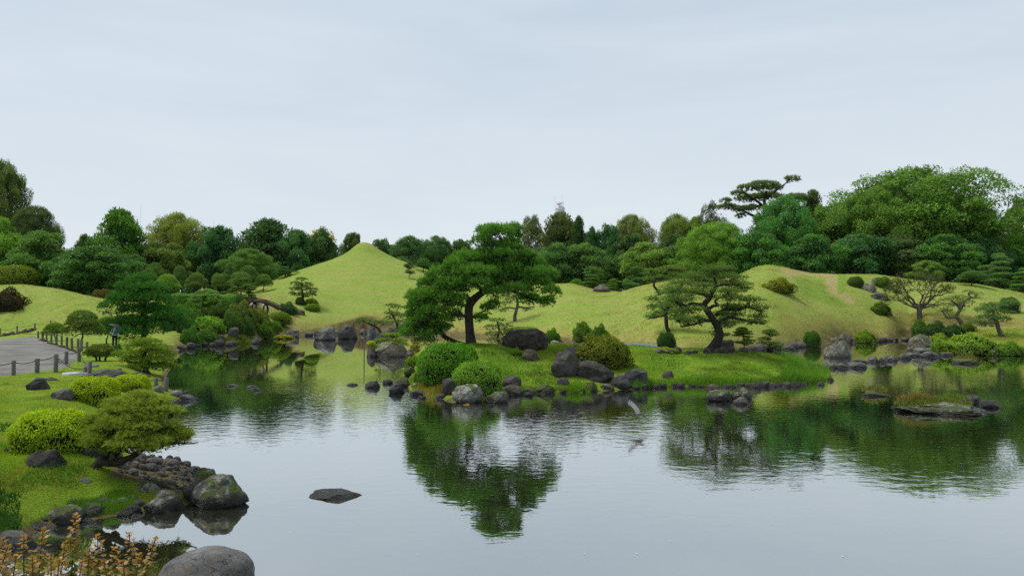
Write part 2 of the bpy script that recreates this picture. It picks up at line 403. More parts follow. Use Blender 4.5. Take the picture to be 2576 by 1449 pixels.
def mat_ground():
    m, nt, out = newmat('lawn'); k = NT(nt)
    z = k.n('ShaderNodeAttribute', attribute_name='zone'); sep = k.n('ShaderNodeSeparateColor'); k.link(z.outputs[0], sep.inputs[0])
    dry, soil, patch = sep.outputs
    pos = k.pos()
    mp = k.n('ShaderNodeMapping'); mp.inputs['Scale'].default_value = (1, 0.8, 1.2); k.link(pos, mp.inputs[0])
    big = k.noise(0.16, 5, 0.6, pos, 0.6); mid = k.noise(0.9, 6, 0.65, mp.outputs[0], 0.4); fine = k.noise(9, 5, 0.75, pos); vf = k.noise(45, 3, 0.7, pos)
    lush = k.mix(k.ramp(mid, 0.3, 0.7), (0.115, 0.220, 0.018), (0.225, 0.345, 0.028))
    lush = k.mix(k.ramp(big, 0.42, 0.62), lush, k.mix(1.0, lush, (1.25, 0.95, 0.85), 'MULTIPLY'))
    d1 = k.mix(k.ramp(big, 0.36, 0.64), (0.230, 0.310, 0.058), (0.292, 0.338, 0.082))
    d1 = k.mix(k.math('MULTIPLY', k.ramp(mid, 0.50, 0.74), 0.55), d1, (0.285, 0.26, 0.088))
    d1 = k.mix(k.math('MULTIPLY', k.ramp(fine, 0.52, 0.78), 0.22), d1, (0.20, 0.19, 0.055))
    straw = k.mix(fine, (0.32, 0.27, 0.11), (0.40, 0.35, 0.16))
    mps = k.n('ShaderNodeMapping'); mps.inputs['Scale'].default_value = (0.10, 0.42, 0.9); k.link(pos, mps.inputs[0]); st = k.noise(1.0, 6, 0.62, mps.outputs[0], 0.5)
    d1 = k.mix(k.math('MULTIPLY', k.ramp(st, 0.44, 0.60), 0.55), d1, (0.205, 0.315, 0.040))
    d1 = k.mix(k.math('MULTIPLY', k.math('SUBTRACT', 1.0, k.ramp(st, 0.34, 0.47)), 0.50), d1, (0.300, 0.300, 0.088))
    tuf = k.noise(3.2, 7, 0.75, pos); d1 = k.mix(k.math('MULTIPLY', k.ramp(tuf, 0.48, 0.64), 0.5), d1, k.mix(1.0, d1, (0.70, 0.72, 0.6), 'MULTIPLY'))
    worn = k.noise(0.7, 5, 0.6, pos, 1.0); lush = k.mix(k.math('MULTIPLY', k.ramp(worn, 0.58, 0.72), 0.6), lush, (0.20, 0.20, 0.05))
    g = k.mix(dry, lush, d1)
    g = k.mix(k.ramp(k.math('ADD', patch, k.math('MULTIPLY', k.math('SUBTRACT', fine, 0.5), 0.4)), 0.55, 0.70), g, straw)
    g = k.mix(k.math('MULTIPLY', k.math('SUBTRACT', 1.0, k.ramp(patch, 0.12, 0.30)), 0.75), g, (0.16, 0.27, 0.035))
    g = k.mix(k.math('MULTIPLY', k.ramp(vf, 0.35, 0.7), 0.35), g, k.mix(1.0, g, (0.62, 0.64, 0.5), 'MULTIPLY'))
    earth = k.mix(k.ramp(fine, 0.3, 0.7), (0.05, 0.038, 0.022), (0.17, 0.125, 0.065))
    earth = k.mix(k.ramp(mid, 0.45, 0.65), earth, (0.16, 0.15, 0.045))
    sf = k.ramp(k.math('ADD', soil, k.math('MULTIPLY', k.math('SUBTRACT', mid, 0.5), 0.9)), 0.42, 0.62)
    gold = k.mix(fine, (0.20, 0.165, 0.05), (0.34, 0.27, 0.09))
    gs = k.math('MULTIPLY', k.ramp(k.math('ADD', soil, k.math('MULTIPLY', k.math('SUBTRACT', mid, 0.5), 0.6)), 0.10, 0.34), dry)
    g = k.mix(k.math('MULTIPLY', gs, 0.6), g, gold)
    col = k.mix(sf, g, earth)
    hb = k.math('ADD', k.math('ADD', k.math('MULTIPLY', fine, 0.5), k.math('MULTIPLY', vf, 0.4)), k.math('MULTIPLY', tuf, 1.2))
    p = k.bsdf(col, 0.95, 0.1, k.bump(hb, 0.8, 0.14)); k.link(p.outputs[0], out.inputs[0]); return m
LAWN = mat_ground()

def mat_path():
    m, nt, out = newmat('gravel'); k = NT(nt); pos = k.pos()
    f = k.noise(22, 5, 0.8, pos); b = k.noise(0.5, 4, 0.5, pos)
    c = k.mix(k.ramp(b, 0.38, 0.62), (0.135, 0.132, 0.126), (0.225, 0.215, 0.200)); c = k.mix(k.math('MULTIPLY', k.ramp(k.noise(3, 6, 0.7, pos), 0.5, 0.7), 0.4), c, (0.15, 0.135, 0.11)); c = k.mix(k.math('MULTIPLY', k.ramp(f, 0.35, 0.7), 0.5), c, (0.10, 0.098, 0.095))
    p = k.bsdf(c, 0.95, 0.1, k.bump(f, 0.6, 0.03)); k.link(p.outputs[0], out.inputs[0]); return m
GRAVEL = mat_path()

def mat_water():
    m, nt, out = newmat('water'); k = NT(nt)
    pos = k.pos()
    # breeze patches: the surface is nearly still close to the bank and far off, ruffled in between
    pat = k.noise(0.055, 3, 0.5, pos, 0.8); sy = k.n('ShaderNodeSeparateXYZ'); k.link(pos, sy.inputs[0])
    near = k.n('ShaderNodeMapRange', interpolation_type='SMOOTHSTEP'); near.inputs[1].default_value = 9; near.inputs[2].default_value = 21; near.inputs[3].default_value = 0.13; near.inputs[4].default_value = 1.0; k.link(sy.outputs[1], near.inputs[0])
    far = k.n('ShaderNodeMapRange', interpolation_type='SMOOTHSTEP'); far.inputs[1].default_value = 30; far.inputs[2].default_value = 52; far.inputs[3].default_value = 1.0; far.inputs[4].default_value = 0.03; k.link(sy.outputs[1], far.inputs[0])
    amp = k.math('MULTIPLY', k.math('MULTIPLY', near.outputs[0], far.outputs[0]), k.math('ADD', 0.25, k.math('MULTIPLY', k.ramp(pat, 0.44, 0.62), 0.95)))
    mp = k.n('ShaderNodeMapping'); mp.inputs['Scale'].default_value = (0.8, 1.25, 1); mp.inputs['Rotation'].default_value = (0, 0, 0.12); k.link(pos, mp.inputs[0])
    w1 = k.noise(2.7, 2, 0.5, mp.outputs[0], 0.3); w2 = k.noise(9.5, 2, 0.5, mp.outputs[0], 0.2)
    h = k.math('MULTIPLY', k.math('ADD', w1, k.math('MULTIPLY', w2, 0.20)), amp)
    b = k.bump(h, 1.0, 0.0096)
    gl = k.n('ShaderNodeBsdfGlossy'); gl.inputs['Roughness'].default_value = 0.012; gl.inputs['Color'].default_value = (0.93, 0.95, 0.95, 1); k.link(b, gl.inputs['Normal'])
    bed = k.noise(1.2, 5, 0.6, pos)
    df = k.n('ShaderNodeBsdfDiffuse'); k.link(k.mix(bed, (0.012, 0.014, 0.008), (0.034, 0.034, 0.020)), df.inputs['Color'])
    fr = k.n('ShaderNodeFresnel'); fr.inputs['IOR'].default_value = 1.9; k.link(b, fr.inputs['Normal'])
    fac = k.n('ShaderNodeMapRange'); fac.inputs[1].default_value = 0.09; fac.inputs[2].default_value = 0.55; fac.inputs[3].default_value = 0.50; fac.inputs[4].default_value = 0.92; k.link(fr.outputs[0], fac.inputs[0])
    ms = k.n('ShaderNodeMixShader'); k.link(fac.outputs[0], ms.inputs[0]); k.link(df.outputs[0], ms.inputs[1]); k.link(gl.outputs[0], ms.inputs[2]); k.link(ms.outputs[0], out.inputs[0])
    return m
WATER = mat_water()

# ------------------------------------------------------------------ ground, water, path
US = np.concatenate([np.linspace(-9000, -760, 14, endpoint=False), np.arange(-760, 3340, 8.0), np.linspace(3340, 11500, 14)])
YS = np.concatenate([[-14, -8, -4, -1.5, 0.5], np.exp(np.linspace(math.log(1.5), math.log(215), 440)), [240, 300, 420]])
U, Yg = np.meshgrid(US, YS); Xg = (U - 1288) / F * np.maximum(Yg, 3.0)
Hg, DW, DI, UU, TT = H(Xg, Yg, True)
Vg = np.stack([Xg, Yg, Hg], -1).reshape(-1, 3)
nr, nc = U.shape
ii = (np.arange(nr - 1)[:, None] * nc + np.arange(nc - 1)[None, :]).ravel()
Qg = np.stack([ii, ii + 1, ii + nc + 1, ii + nc], 1)
dry = ss((Yg - 47) / 8.0) * np.where(DI > -0.5, 0, 1)
dry = np.where((UU < 452) & (Yg < 88), 0.0 + 0.55 * ss((Yg - 45) / 30), dry)
dry = np.where((UU > 2330) & (Yg < 74), 0.25, dry)
soil = np.where(DI > -0.3, 0.55 * np.exp(-np.clip(DI, 0, 9) / 0.25), 0.95 * np.exp(-np.clip(DW, 0, 50) / np.where(Yg > 55, 1.5, 0.35)))
soil = np.where((DW < 0.02) & (DI < 0.02), 1.0, soil)
# bare earth bank of the inlet and of the pine garden
px_ = UU; row_ = 780 + F * (CAMZ - Hg) / np.maximum(Yg, 3)
soil = np.maximum(soil, 0.62 * np.exp(-((px_ - 2420) / 170) ** 4) * np.exp(-((row_ - 812) / 22) ** 2) * (Yg > 74))
soil = np.maximum(soil, 0.45 * np.exp(-((px_ - 2260) / 90) ** 2) * np.exp(-((row_ - 836) / 18) ** 2) * (Yg > 74))
heap = sdist(np.array([(284, 1172), (330, 1154), (380, 1140), (440, 1150), (512, 1190), (506, 1222), (470, 1240), (410, 1236), (366, 1216), (326, 1200), (292, 1194)], float), px_, row_).reshape(px_.shape)
soil = np.where((Yg < 20) & (heap > -3), 1.0, soil)
soil = np.maximum(soil, 0.95 * np.exp(-((px_ - 560) / 110) ** 4) * (Yg > 60) * (TT < 0.75))
soil = np.maximum(soil, 0.70 * np.exp(-((px_ - 720) / 40) ** 2) * np.exp(-((row_ - 810) / 25) ** 2))
soil = np.maximum(soil, 0.8 * ss((Yg - 128) / 20) * (np.hypot(Xg - FUJI[0], Yg - FUJI[1]) > 24))
patch = np.full(U.shape, 0.45)
def inpoly(pts, x, y): return sdist(np.array(pts, float), x, y).reshape(x.shape)
pA = inpoly([(1958, 672), (2105, 690), (2125, 735), (2160, 762), (2130, 764), (2085, 738), (2075, 702), (2020, 690), (1990, 702)], px_, row_)
patch = np.where((Yg > 70) & (pA > -4), 0.45 + 0.35 * ss((pA + 4) / 8), patch)
pB = inpoly([(2000, 700), (2068, 705), (2080, 742), (2150, 775), (2100, 772), (2020, 745)], px_, row_)
patch = np.where((Yg > 70) & (pB > -8) & (pA < 2), 0.45 - 0.42 * ss((pB + 8) / 14), patch)
patch = np.where((np.abs(px_ - 2120) < 9) & (row_ < 735) & (Yg > 80), 0.12, patch)
def ground_obj(name, faces, mat):
    used = np.unique(faces); mp_ = -np.ones(len(Vg), int); mp_[used] = np.arange(len(used))
    mb = MB(); mb.add(Vg[used], mp_[faces]); o = mb.build(name, mat, None, True)
    a = o.data.attributes.new('zone', 'FLOAT_COLOR', 'POINT')
    z = np.stack([dry.ravel()[used], soil.ravel()[used], patch.ravel()[used], np.ones(len(used))], 1)
    a.data.foreach_set('color', z.astype(np.float32).ravel()); tag(o, kind='structure'); return o
isl_v = (DI.ravel() > -0.9); isl_f = isl_v[Qg].all(1)
dry_ = dry
ground_obj('ground', Qg[~isl_f], LAWN)
ground_obj('island', Qg[isl_f], LAWN)
wm = MB(); wm.add([(-75, 5, 0), (75, 5, 0), (75, 135, 0), (-75, 135, 0)], [[0, 1, 2, 3]])
tag(wm.build('pond_water', WATER), kind='structure')

PA = smooth_line([(97, 851), (130, 863), (165, 874), (196, 886), (201, 904), (172, 926), (95, 938), (0, 950), (-150, 966)], 9)
PB = smooth_line([(88, 845), (82, 845), (62, 847), (42, 849), (20, 851), (0, 853), (-40, 856), (-90, 859), (-150, 862)], 9)
pv = []
for a, b in zip(PA, PB):
    A = P0(a[0], a[1], 0.78); B = P0(b[0], b[1], 0.78); t = np.linspace(0, 1, 26)[:, None]; L = A * (1 - t) + B * t
    L[:, 2] = np.maximum(H(L[:, 0], L[:, 1]), 0.3) + 0.03; L[0, 2] -= 0.10; L[-1, 2] -= 0.10; pv.append(L)
pv = np.array(pv); n_, m_ = pv.shape[:2]; ii = (np.arange(n_ - 1)[:, None] * m_ + np.arange(m_ - 1)[None]).ravel()
pm = MB(); pm.add(pv.reshape(-1, 3), np.stack([ii, ii + 1, ii + m_ + 1, ii + m_], 1)); tag(pm.build('gravel_path', GRAVEL, None, True), kind='structure')
PATH_POLY = np.concatenate([pv[:, 0, :2], pv[::-1, -1, :2]])

# ------------------------------------------------------------------ plant builders
def dome_R(h):
    return np.where(h < 0.30, 0.72 + 0.28 * np.sin(np.clip(h / 0.30, 0, 1) * math.pi / 2), np.sqrt(np.clip(1 - ((h - 0.30) / 0.70) ** 2, 0.0, 1)))
def cone_R(h): return np.clip(1.02 - h, 0.02, 1) ** 0.72 * np.where(h < 0.12, 0.7 + h * 2.5, 1)
def tall_R(h): return np.sqrt(np.clip(1 - ((h - 0.45) / 0.58) ** 2, 0.02, 1))

def crown_mesh(seed, prof, nl, lr, flat, ncards, L, W, layered=0.0, airy=False, conifer=False):
    g = np.random.default_rng(seed); mb = MB()
    h = g.random(nl) ** 0.85; R = prof(h); a = g.random(nl) * 2 * math.pi
    rr = R * np.where(g.random(nl) < 0.72, g.uniform(0.72, 0.98, nl), g.uniform(0.1, 0.7, nl))
    c = np.stack([rr * np.cos(a), rr * np.sin(a), 0.04 + 0.90 * h], 1)
    wob = 1 + 0.20 * np.sin(2 * a + seed) + 0.12 * np.sin(5 * a + seed * 2.1)
    c[:, :2] *= wob[:, None] * 0.92
    if airy: c[:, :2] *= g.uniform(0.75, 1.25, nl)[:, None]
    r = g.uniform(lr[0], lr[1], nl) * (0.55 + 0.6 * np.clip(R, 0, 1))
    per = np.maximum(12, (ncards * r ** 1.6 / (r ** 1.6).sum()).astype(int))
    idx = np.repeat(np.arange(nl), per); n = len(idx)
    d = rdir(n, g); dn = (d[:, 2] < -0.1) & (g.random(n) < 0.72); d[dn, 2] *= -1
    pos = c[idx] + d * r[idx][:, None] * np.array([1, 1, flat]) * g.uniform(0.70, 1.08, n)[:, None] ** 0.8
    pos += g.normal(size=(n, 3)) * 0.012
    nn = nrm(d * (1.0 - 0.6 * layered) + np.array([0, 0, 0.30 + 0.9 * layered]) + g.normal(size=(n, 3)) * 0.30)
    ax = nrm(np.cross(nn, rdir(n, g)) + d * 0.6)
    if conifer: ax = nrm(d * np.array([1, 1, 0.35]) + g.normal(size=(n, 3)) * 0.3 + [0, 0, 0.35])
    t = np.clip(0.16 * g.random(n) + 0.40 * g.random(nl)[idx] + 0.46 * ss(0.5 + 0.62 * d[:, 2]) * g.uniform(0.6, 1, n) - 0.02, 0, 1)   # upper side of each clump lighter: sunlight painted into the tint
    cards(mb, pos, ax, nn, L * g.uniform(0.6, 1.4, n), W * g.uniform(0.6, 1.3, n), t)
    # stray sprays that break the outline
    k = int(nl * 7); i = g.integers(0, nl, k); dd = nrm(rdir(k, g) + [0, 0, 0.5]); p = c[i] + dd * r[i][:, None] * np.array([1, 1, flat]) * g.uniform(1.0, 1.30, k)[:, None]
    cards(mb, p, nrm(dd + g.normal(size=(k, 3)) * 0.4), rdir(k, g), L * 1.1, W * 0.7, g.random(k) * 0.7 + 0.2)
    # leaves between the lobes, shade of the gaps painted in by a low tint
    k = int(ncards * (0.03 if airy else 0.14)); hh = g.random(k) * 0.86; RR = prof(hh) * 0.74; aa = g.random(k) * 2 * math.pi; q = np.sqrt(g.random(k)) * RR
    p = np.stack([q * np.cos(aa), q * np.sin(aa), hh], 1)
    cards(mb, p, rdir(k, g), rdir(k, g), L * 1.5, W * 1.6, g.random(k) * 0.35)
    return mb.mesh('crown', LEAF)

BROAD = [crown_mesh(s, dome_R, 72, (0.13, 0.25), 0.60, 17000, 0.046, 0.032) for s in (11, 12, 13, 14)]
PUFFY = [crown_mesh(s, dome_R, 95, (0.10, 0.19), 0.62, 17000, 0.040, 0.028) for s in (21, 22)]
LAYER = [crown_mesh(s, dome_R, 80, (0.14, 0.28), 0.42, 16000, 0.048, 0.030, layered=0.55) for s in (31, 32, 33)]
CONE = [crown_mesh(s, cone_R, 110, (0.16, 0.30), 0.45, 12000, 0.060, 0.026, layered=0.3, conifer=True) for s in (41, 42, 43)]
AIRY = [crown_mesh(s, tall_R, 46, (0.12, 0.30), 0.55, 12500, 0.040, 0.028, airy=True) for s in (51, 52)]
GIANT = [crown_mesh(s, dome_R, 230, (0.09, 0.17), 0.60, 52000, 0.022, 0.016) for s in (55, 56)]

def trunk_mesh(h, r, top_spread, seed, nl=6, mat=BARK_DARK, fork=0.45):
    g = np.random.default_rng(seed); mb = MB()
    lean = g.normal(size=2) * 0.03 * h
    pts = smooth_line([(0, 0, -0.3), (lean[0] * .3, lean[1] * .3, h * 0.3), (lean[0], lean[1], h * fork), (lean[0] * 1.2, lean[1] * 1.2, h * 0.8)], 5)
    rad = np.interp(np.linspace(0, 1, len(pts)), [0, 0.08, 0.5, 1], [r * 1.35, r, r * 0.8, r * 0.25])
    tube(mb, pts, rad, 8)
    for i in range(nl):
        a = 2 * math.pi * (i + g.random() * 0.6) / nl; z0 = h * (fork + g.random() * 0.3); e = np.array([math.cos(a), math.sin(a), 0]) * top_spread * g.uniform(0.5, 0.9)
        p = smooth_line([(lean[0], lean[1], z0), np.array([lean[0], lean[1], z0 + h * 0.12]) + e * 0.45, np.array([lean[0], lean[1], h * g.uniform(0.75, 0.98)]) + e], 4)
        tube(mb, p, np.linspace(r * 0.45, r * 0.08, len(p)), 5)
    return mb.mesh('trunk', mat, True)

_seed = [100]
def sd(): _seed[0] += 1; return _seed[0]
def tree(name, cat, mesh, px, top, bot, hw, Y, col, label, group=None, trunk_r=0.3, ydep=0.85, rot=None, bark=BARK_DARK, base_drop=0.0):
    """broad tree or conifer: crown between rows bot and top at depth Y, hw half width in picture units"""
    c = at(px, (top + bot) / 2, Y); s = Y / F
    zt = CAMZ + (780 - top) * s; zb = CAMZ + (780 - bot) * s; g0 = hz(c[0], Y) - base_drop
    root = empty(name, (c[0], Y, g0), label, cat, group)
    s_ = sd(); rz = (s_ * 2.399) % 6.283 if rot is None else rot
    w = hw * s * (1.30 if mesh in CONE else 1.10)
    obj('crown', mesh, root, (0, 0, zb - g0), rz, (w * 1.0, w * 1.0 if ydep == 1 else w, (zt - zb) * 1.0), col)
    o = obj('trunk', trunk_mesh(max(zb + (zt - zb) * 0.75 - g0, 1.0), trunk_r, w * 0.6, s_, mat=bark, fork=0.35), root)
    return root

# --- needles
def tufts(mb, c, k, L, W, up, tint, g, out=None):
    n = len(c); cc = np.repeat(c, k, 0); d = rdir(n * k, g)
    d = d + np.array([0, 0, up])
    if out is not None: d = d + np.repeat(out, k, 0)
    t = np.clip(np.repeat(tint, k) + g.normal(size=n * k) * 0.12, 0, 1)
    blades(mb, cc, d, L * g.uniform(0.7, 1.2, n * k), W, t)

def wiggle(a, b, g, amp=0.12, n=5, sag=0.0):
    a = np.asarray(a, float); b = np.asarray(b, float); t = np.linspace(0, 1, n)[:, None]; L = np.linalg.norm(b - a)
    p = a * (1 - t) + b * t; w = g.normal(size=(n, 3)) * L * amp; w[0] = 0; w[-1] = 0
    p = p + w; p[:, 2] += sag * L * np.sin(t[:, 0] * math.pi); return smooth_line(p, 3)

def pine(name, cat, loc, s, trunk, limbs, pads, label, col, group=None, seed=1, dens=1.0, k=9, L=5.5, W=0.9, up=0.7, twigs=7, twig_r=0.35,
         bark=BARK_DARK, shell=(0.55, 1.0), candle=0.0, tsides=9, squash=1.0, wig=0.10, lowtint=0.25, fat=(1.0, 1.0)):
    """trunk / limbs: (dx, dy_up, depth, radius) in picture units, s = metres per unit; pads: (dx, dy, depth, rx, ry_depth, rz)"""
    g = np.random.default_rng(seed); root = empty(name, loc, label, cat, group)
    tm = MB(); bm = MB(); nm = MB(); skel = []
    def run(mb, line, sides):
        p = smooth_line(line, 7); q = np.stack([p[:, 0], p[:, 2], p[:, 1]], 1) * s
        tube(mb, q, np.maximum(p[:, 3] * s, 0.004), sides); skel.append(q)
    run(tm, trunk, tsides)
    for l in limbs: run(bm, l, 6)
    S = np.concatenate(skel)
    for pd in pads:
        cx, cy, cz, rx, ry, rz = pd; rx *= fat[0]; ry *= fat[0]; rz *= fat[1]
        c = np.array([cx, cz, cy]) * s; R = np.array([rx, ry, rz]) * s
        dd = np.linalg.norm((S - c) * np.array([1, 1, 1.2]) + np.array([0, 0, R[2] * 0.6]), axis=1); anc = S[np.argmin(dd)]
        area = rx * ry + rx * rz
        n = max(18, int(area * 0.17 * dens))
        d = rdir(n, g); fl = (d[:, 2] < 0) & (g.random(n) < 0.70); d[fl, 2] *= -1
        pos = c + d * R * g.uniform(shell[0], shell[1], n)[:, None]
        lobe = 0.5 + 0.5 * np.sin(pos[:, 0] * 5 / (rx * s) + seed) * np.sin(pos[:, 1] * 4 / (ry * s) + cx)
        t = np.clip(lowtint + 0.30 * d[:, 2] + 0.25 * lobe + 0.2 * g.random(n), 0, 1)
        tufts(nm, pos, k, L * s, W * s, up, t, g, d * np.array([0.7, 0.7, 0.3]))
        if candle:
            m = (d[:, 2] > 0.25) & (g.random(n) < candle)
            if m.any(): tufts(nm, pos[m] + [0, 0, L * s * 0.4], 4, L * s * 1.35, W * s * 1.3, 3.2, np.clip(t[m] + 0.35, 0, 1), g)
        # limb into the pad and its twigs
        hub = c - np.array([0, 0, R[2] * 0.35]); tube(bm, wiggle(anc, hub, g, wig, 5), np.linspace(twig_r * 2.0, twig_r * 1.2, 13) * s, 5)
        for j in range(twigs):
            e = pos[g.integers(0, n)]; e = e * 0.92 + hub * 0.08
            p = wiggle(hub if g.random() < 0.7 else (hub * 0.5 + anc * 0.5), e, g, wig, 4); tube(bm, p, np.linspace(twig_r, twig_r * 0.35, len(p)) * s, 4, cap=False)
    tm.build('trunk', bark, root, True); 
    if bm.n: bm.build('branches', bark, root, True)
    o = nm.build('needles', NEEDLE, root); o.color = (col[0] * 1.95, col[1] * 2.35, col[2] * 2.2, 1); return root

# --- clipped pine prototypes, one unit wide and one unit high, base at the origin
def niwaki_proto(style, seed, k=5):
    g = np.random.default_rng(seed); nm = MB(); bm = MB()
    pads = []
    if style == 'dome':
        pads = [(0, 0, 0.74, 0.30, 0.30, 0.26), (-0.18, .05, 0.60, 0.26, 0.3, 0.20), (0.18, -.05, 0.60, 0.26, 0.3, 0.20), (-0.30, 0, 0.44, 0.20, 0.26, 0.13), (0.30, 0, 0.44, 0.20, 0.26, 0.13), (0, -0.25, 0.48, 0.30, 0.22, 0.16)]
    elif style == 'layered':
        for i in range(11):
            h = 0.22 + 0.74 * i / 10; w = 0.50 * (1.05 - h) ** 0.6 + 0.03
            x = w * 0.62 * (1 if i % 2 else -1) * g.uniform(0.6, 1.05) * (h < 0.9); pads.append((x, g.uniform(-0.25, 0.25) * (h < .9), h, w * 0.52 + 0.06, w * 0.5 + 0.06, 0.055))
    else:
        for i in range(30):
            h = 0.26 + 0.70 * g.random(); w = 0.44 * math.sqrt(max(0.03, 1 - (max(h - 0.36, 0) / 0.64) ** 2)); a = g.random() * 6.283; q = g.uniform(.35, 1)
            pads.append((w * math.cos(a) * q, 0.8 * w * math.sin(a) * q, h, 0.16, 0.16, 0.035))
    tr = smooth_line([(0, 0, -0.05), (0.03, 0, 0.15), (-0.03, 0.01, 0.32), (0.02, 0, 0.55), (0, 0, 0.85)], 5)
    tube(bm, tr, np.linspace(0.028, 0.007, len(tr)), 7)
    for (x, y, z, rx, ry, rz) in pads:
        c = np.array([x, y, z]); R = np.array([rx, ry, rz]); n = int(5200 * (rx * ry + rx * rz) + 40) if style != 'open' else 95
        d = rdir(n, g); fl = (d[:, 2] < 0) & (g.random(n) < 0.8); d[fl, 2] *= -1
        p = c + d * R * g.uniform(0.75, 1.02, n)[:, None]
        tufts(nm, p, k, 0.045, 0.011, 0.7, np.clip(0.25 + 0.3 * d[:, 2] + 0.35 * g.random(n), 0, 1), g, d * 0.5)
        i = np.argmin(np.abs(tr[:, 2] - (z - 0.08))); hub = c - [0, 0, rz * 0.5]
        q = wiggle(tr[i], hub, g, 0.10, 4); tube(bm, q, np.linspace(0.014, 0.006, len(q)), 4)
        for j in range(5 if style == 'open' else 3):
            q = wiggle(hub, p[g.integers(0, n)], g, 0.12, 3); tube(bm, q, np.linspace(0.006, 0.002, len(q)), 4, cap=False)
    return nm.mesh('needles', NEEDLE), bm.mesh('trunk', BARK_DARK, True)
NIW = {'dome': [niwaki_proto('dome', 61), niwaki_proto('dome', 62)], 'layered': [niwaki_proto('layered', 63), niwaki_proto('layered', 64)], 'open': [niwaki_proto('open', 65, 7), niwaki_proto('open', 66, 7)]}
def niwaki(style, x0, x1, top, base, col, label, Y=None, group=None, rot=None):
    px = (x0 + x1) / 2
    if Y is None: g0 = G(px, base); Y = g0[1]
    c = at(px, base, Y); s = Y / F; z0 = hz(c[0], Y) - 0.05; zt = CAMZ + (780 - top) * s; s_ = sd()
    n_, t_ = NIW[style][s_ % 2]
    r = (s_ * 1.7) % 6.283 if rot is None else rot
    root = empty('pine_tree', (c[0], Y, z0), label, 'pine tree', group)
    w = (x1 - x0) * s; sc_ = (w, w, max(zt - z0, 0.4))
    obj('needles', n_, root, (0, 0, 0), r, sc_, (col[0] * 2.0, col[1] * 2.6, col[2] * 2.7)); obj('trunk', t_, root, (0, 0, 0), r, sc_)
    return root

# --- clipped shrubs
RUSSET = mat_leaf('russet_leaf', 0.25, 0.15, 0.6, 0.35, (1.45, 1.35, 0.7))
def shrub_proto(seed, n, L, pw=2.6, lump=0.05, mat=None):
    g = np.random.default_rng(seed); mb = MB()
    d = rdir(n, g); d[:, 2] = np.where(d[:, 2] < -0.25, -d[:, 2], d[:, 2])
    gap = n2(d[:, 0] * 3 + d[:, 2] * 2 + seed, d[:, 1] * 3 - d[:, 2] * 2.2, 0.42) + 0.5 * n2(d[:, 0] * 3 + 7 + seed, d[:, 2] * 3 + d[:, 1], 0.2)
    d = d[(gap > -0.24) | (g.random(n) < 0.30)]; n = len(d)
    q = 1.0 / (np.abs(d) ** pw).sum(1) ** (1 / pw)
    lm = 1 + lump * np.sin(5 * d[:, 0] + seed) * np.sin(4 * d[:, 1] + 2 * seed) + lump * 0.7 * np.sin(9 * d[:, 0] + 7 * d[:, 2]) + 0.10 * n2(d[:, 0] * 2 + seed, d[:, 1] * 2 + d[:, 2], 0.55)
    pos = d * (q * lm)[:, None] * g.uniform(0.90, 1.03, n)[:, None]; pos[:, 2] = pos[:, 2] * 0.78 + 0.22
    nn = nrm(d + g.normal(size=(n, 3)) * 0.36 + [0, 0, 0.18]); ax = nrm(np.cross(nn, rdir(n, g)) + [0, 0, 0.5])
    t = np.clip(0.05 + 0.40 * g.random(n) + 0.55 * ss((d[:, 2] + 0.05) / 0.75) * g.uniform(0.4, 1, n), 0, 1)      # new shoots on the clipped top, with sunlit top and darker sides painted in
    cards(mb, pos, ax, nn, L * g.uniform(0.65, 1.3, n), L * 0.52 * g.uniform(0.7, 1.2, n), t, 0.2)
    k = n // 16; i = g.integers(0, n, k); dd = nrm(d[i] + [0, 0, 0.6] + g.normal(size=(k, 3)) * 0.3)
    cards(mb, pos[i] + dd * L * 0.7, dd, rdir(k, g), L * 1.1, L * 0.45, 0.6 + 0.4 * g.random(k))
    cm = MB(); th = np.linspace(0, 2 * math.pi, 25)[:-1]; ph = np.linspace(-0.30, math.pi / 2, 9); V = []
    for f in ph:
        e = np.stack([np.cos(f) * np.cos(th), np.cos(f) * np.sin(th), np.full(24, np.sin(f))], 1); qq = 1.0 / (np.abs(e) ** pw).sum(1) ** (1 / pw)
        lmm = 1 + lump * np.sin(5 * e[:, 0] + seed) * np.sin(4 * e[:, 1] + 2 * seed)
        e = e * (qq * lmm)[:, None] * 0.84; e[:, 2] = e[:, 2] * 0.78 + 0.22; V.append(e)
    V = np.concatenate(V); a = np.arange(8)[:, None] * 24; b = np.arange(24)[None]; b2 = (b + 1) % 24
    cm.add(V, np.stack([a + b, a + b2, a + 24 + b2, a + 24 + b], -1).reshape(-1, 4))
    # a few stems down to the ground
    for j in range(6):
        an = j * 1.05; tube(cm, [(0.10 * math.cos(an), 0.10 * math.sin(an), -0.25), (0.3 * math.cos(an), 0.3 * math.sin(an), 0.15)], [0.045, 0.03], 5)
    return mb.mesh('foliage', mat or GLOSSY_LEAF), cm.mesh('inner_branches', TWIGS, True)
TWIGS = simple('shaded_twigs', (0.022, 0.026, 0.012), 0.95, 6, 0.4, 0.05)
SHR = {'fine': [shrub_proto(71, 9500, 0.062), shrub_proto(72, 9500, 0.060)], 'mid': [shrub_proto(73, 6500, 0.085), shrub_proto(74, 6500, 0.080, 2.3)], 'loose': [shrub_proto(75, 3800, 0.125, 2.0, 0.13), shrub_proto(76, 3800, 0.12, 2.1, 0.14)],
       'russet': [shrub_proto(79, 5200, 0.095, 2.2, 0.12, RUSSET)],
       'near': [shrub_proto(77, 9500, 0.080, 3.2, 0.05)]}
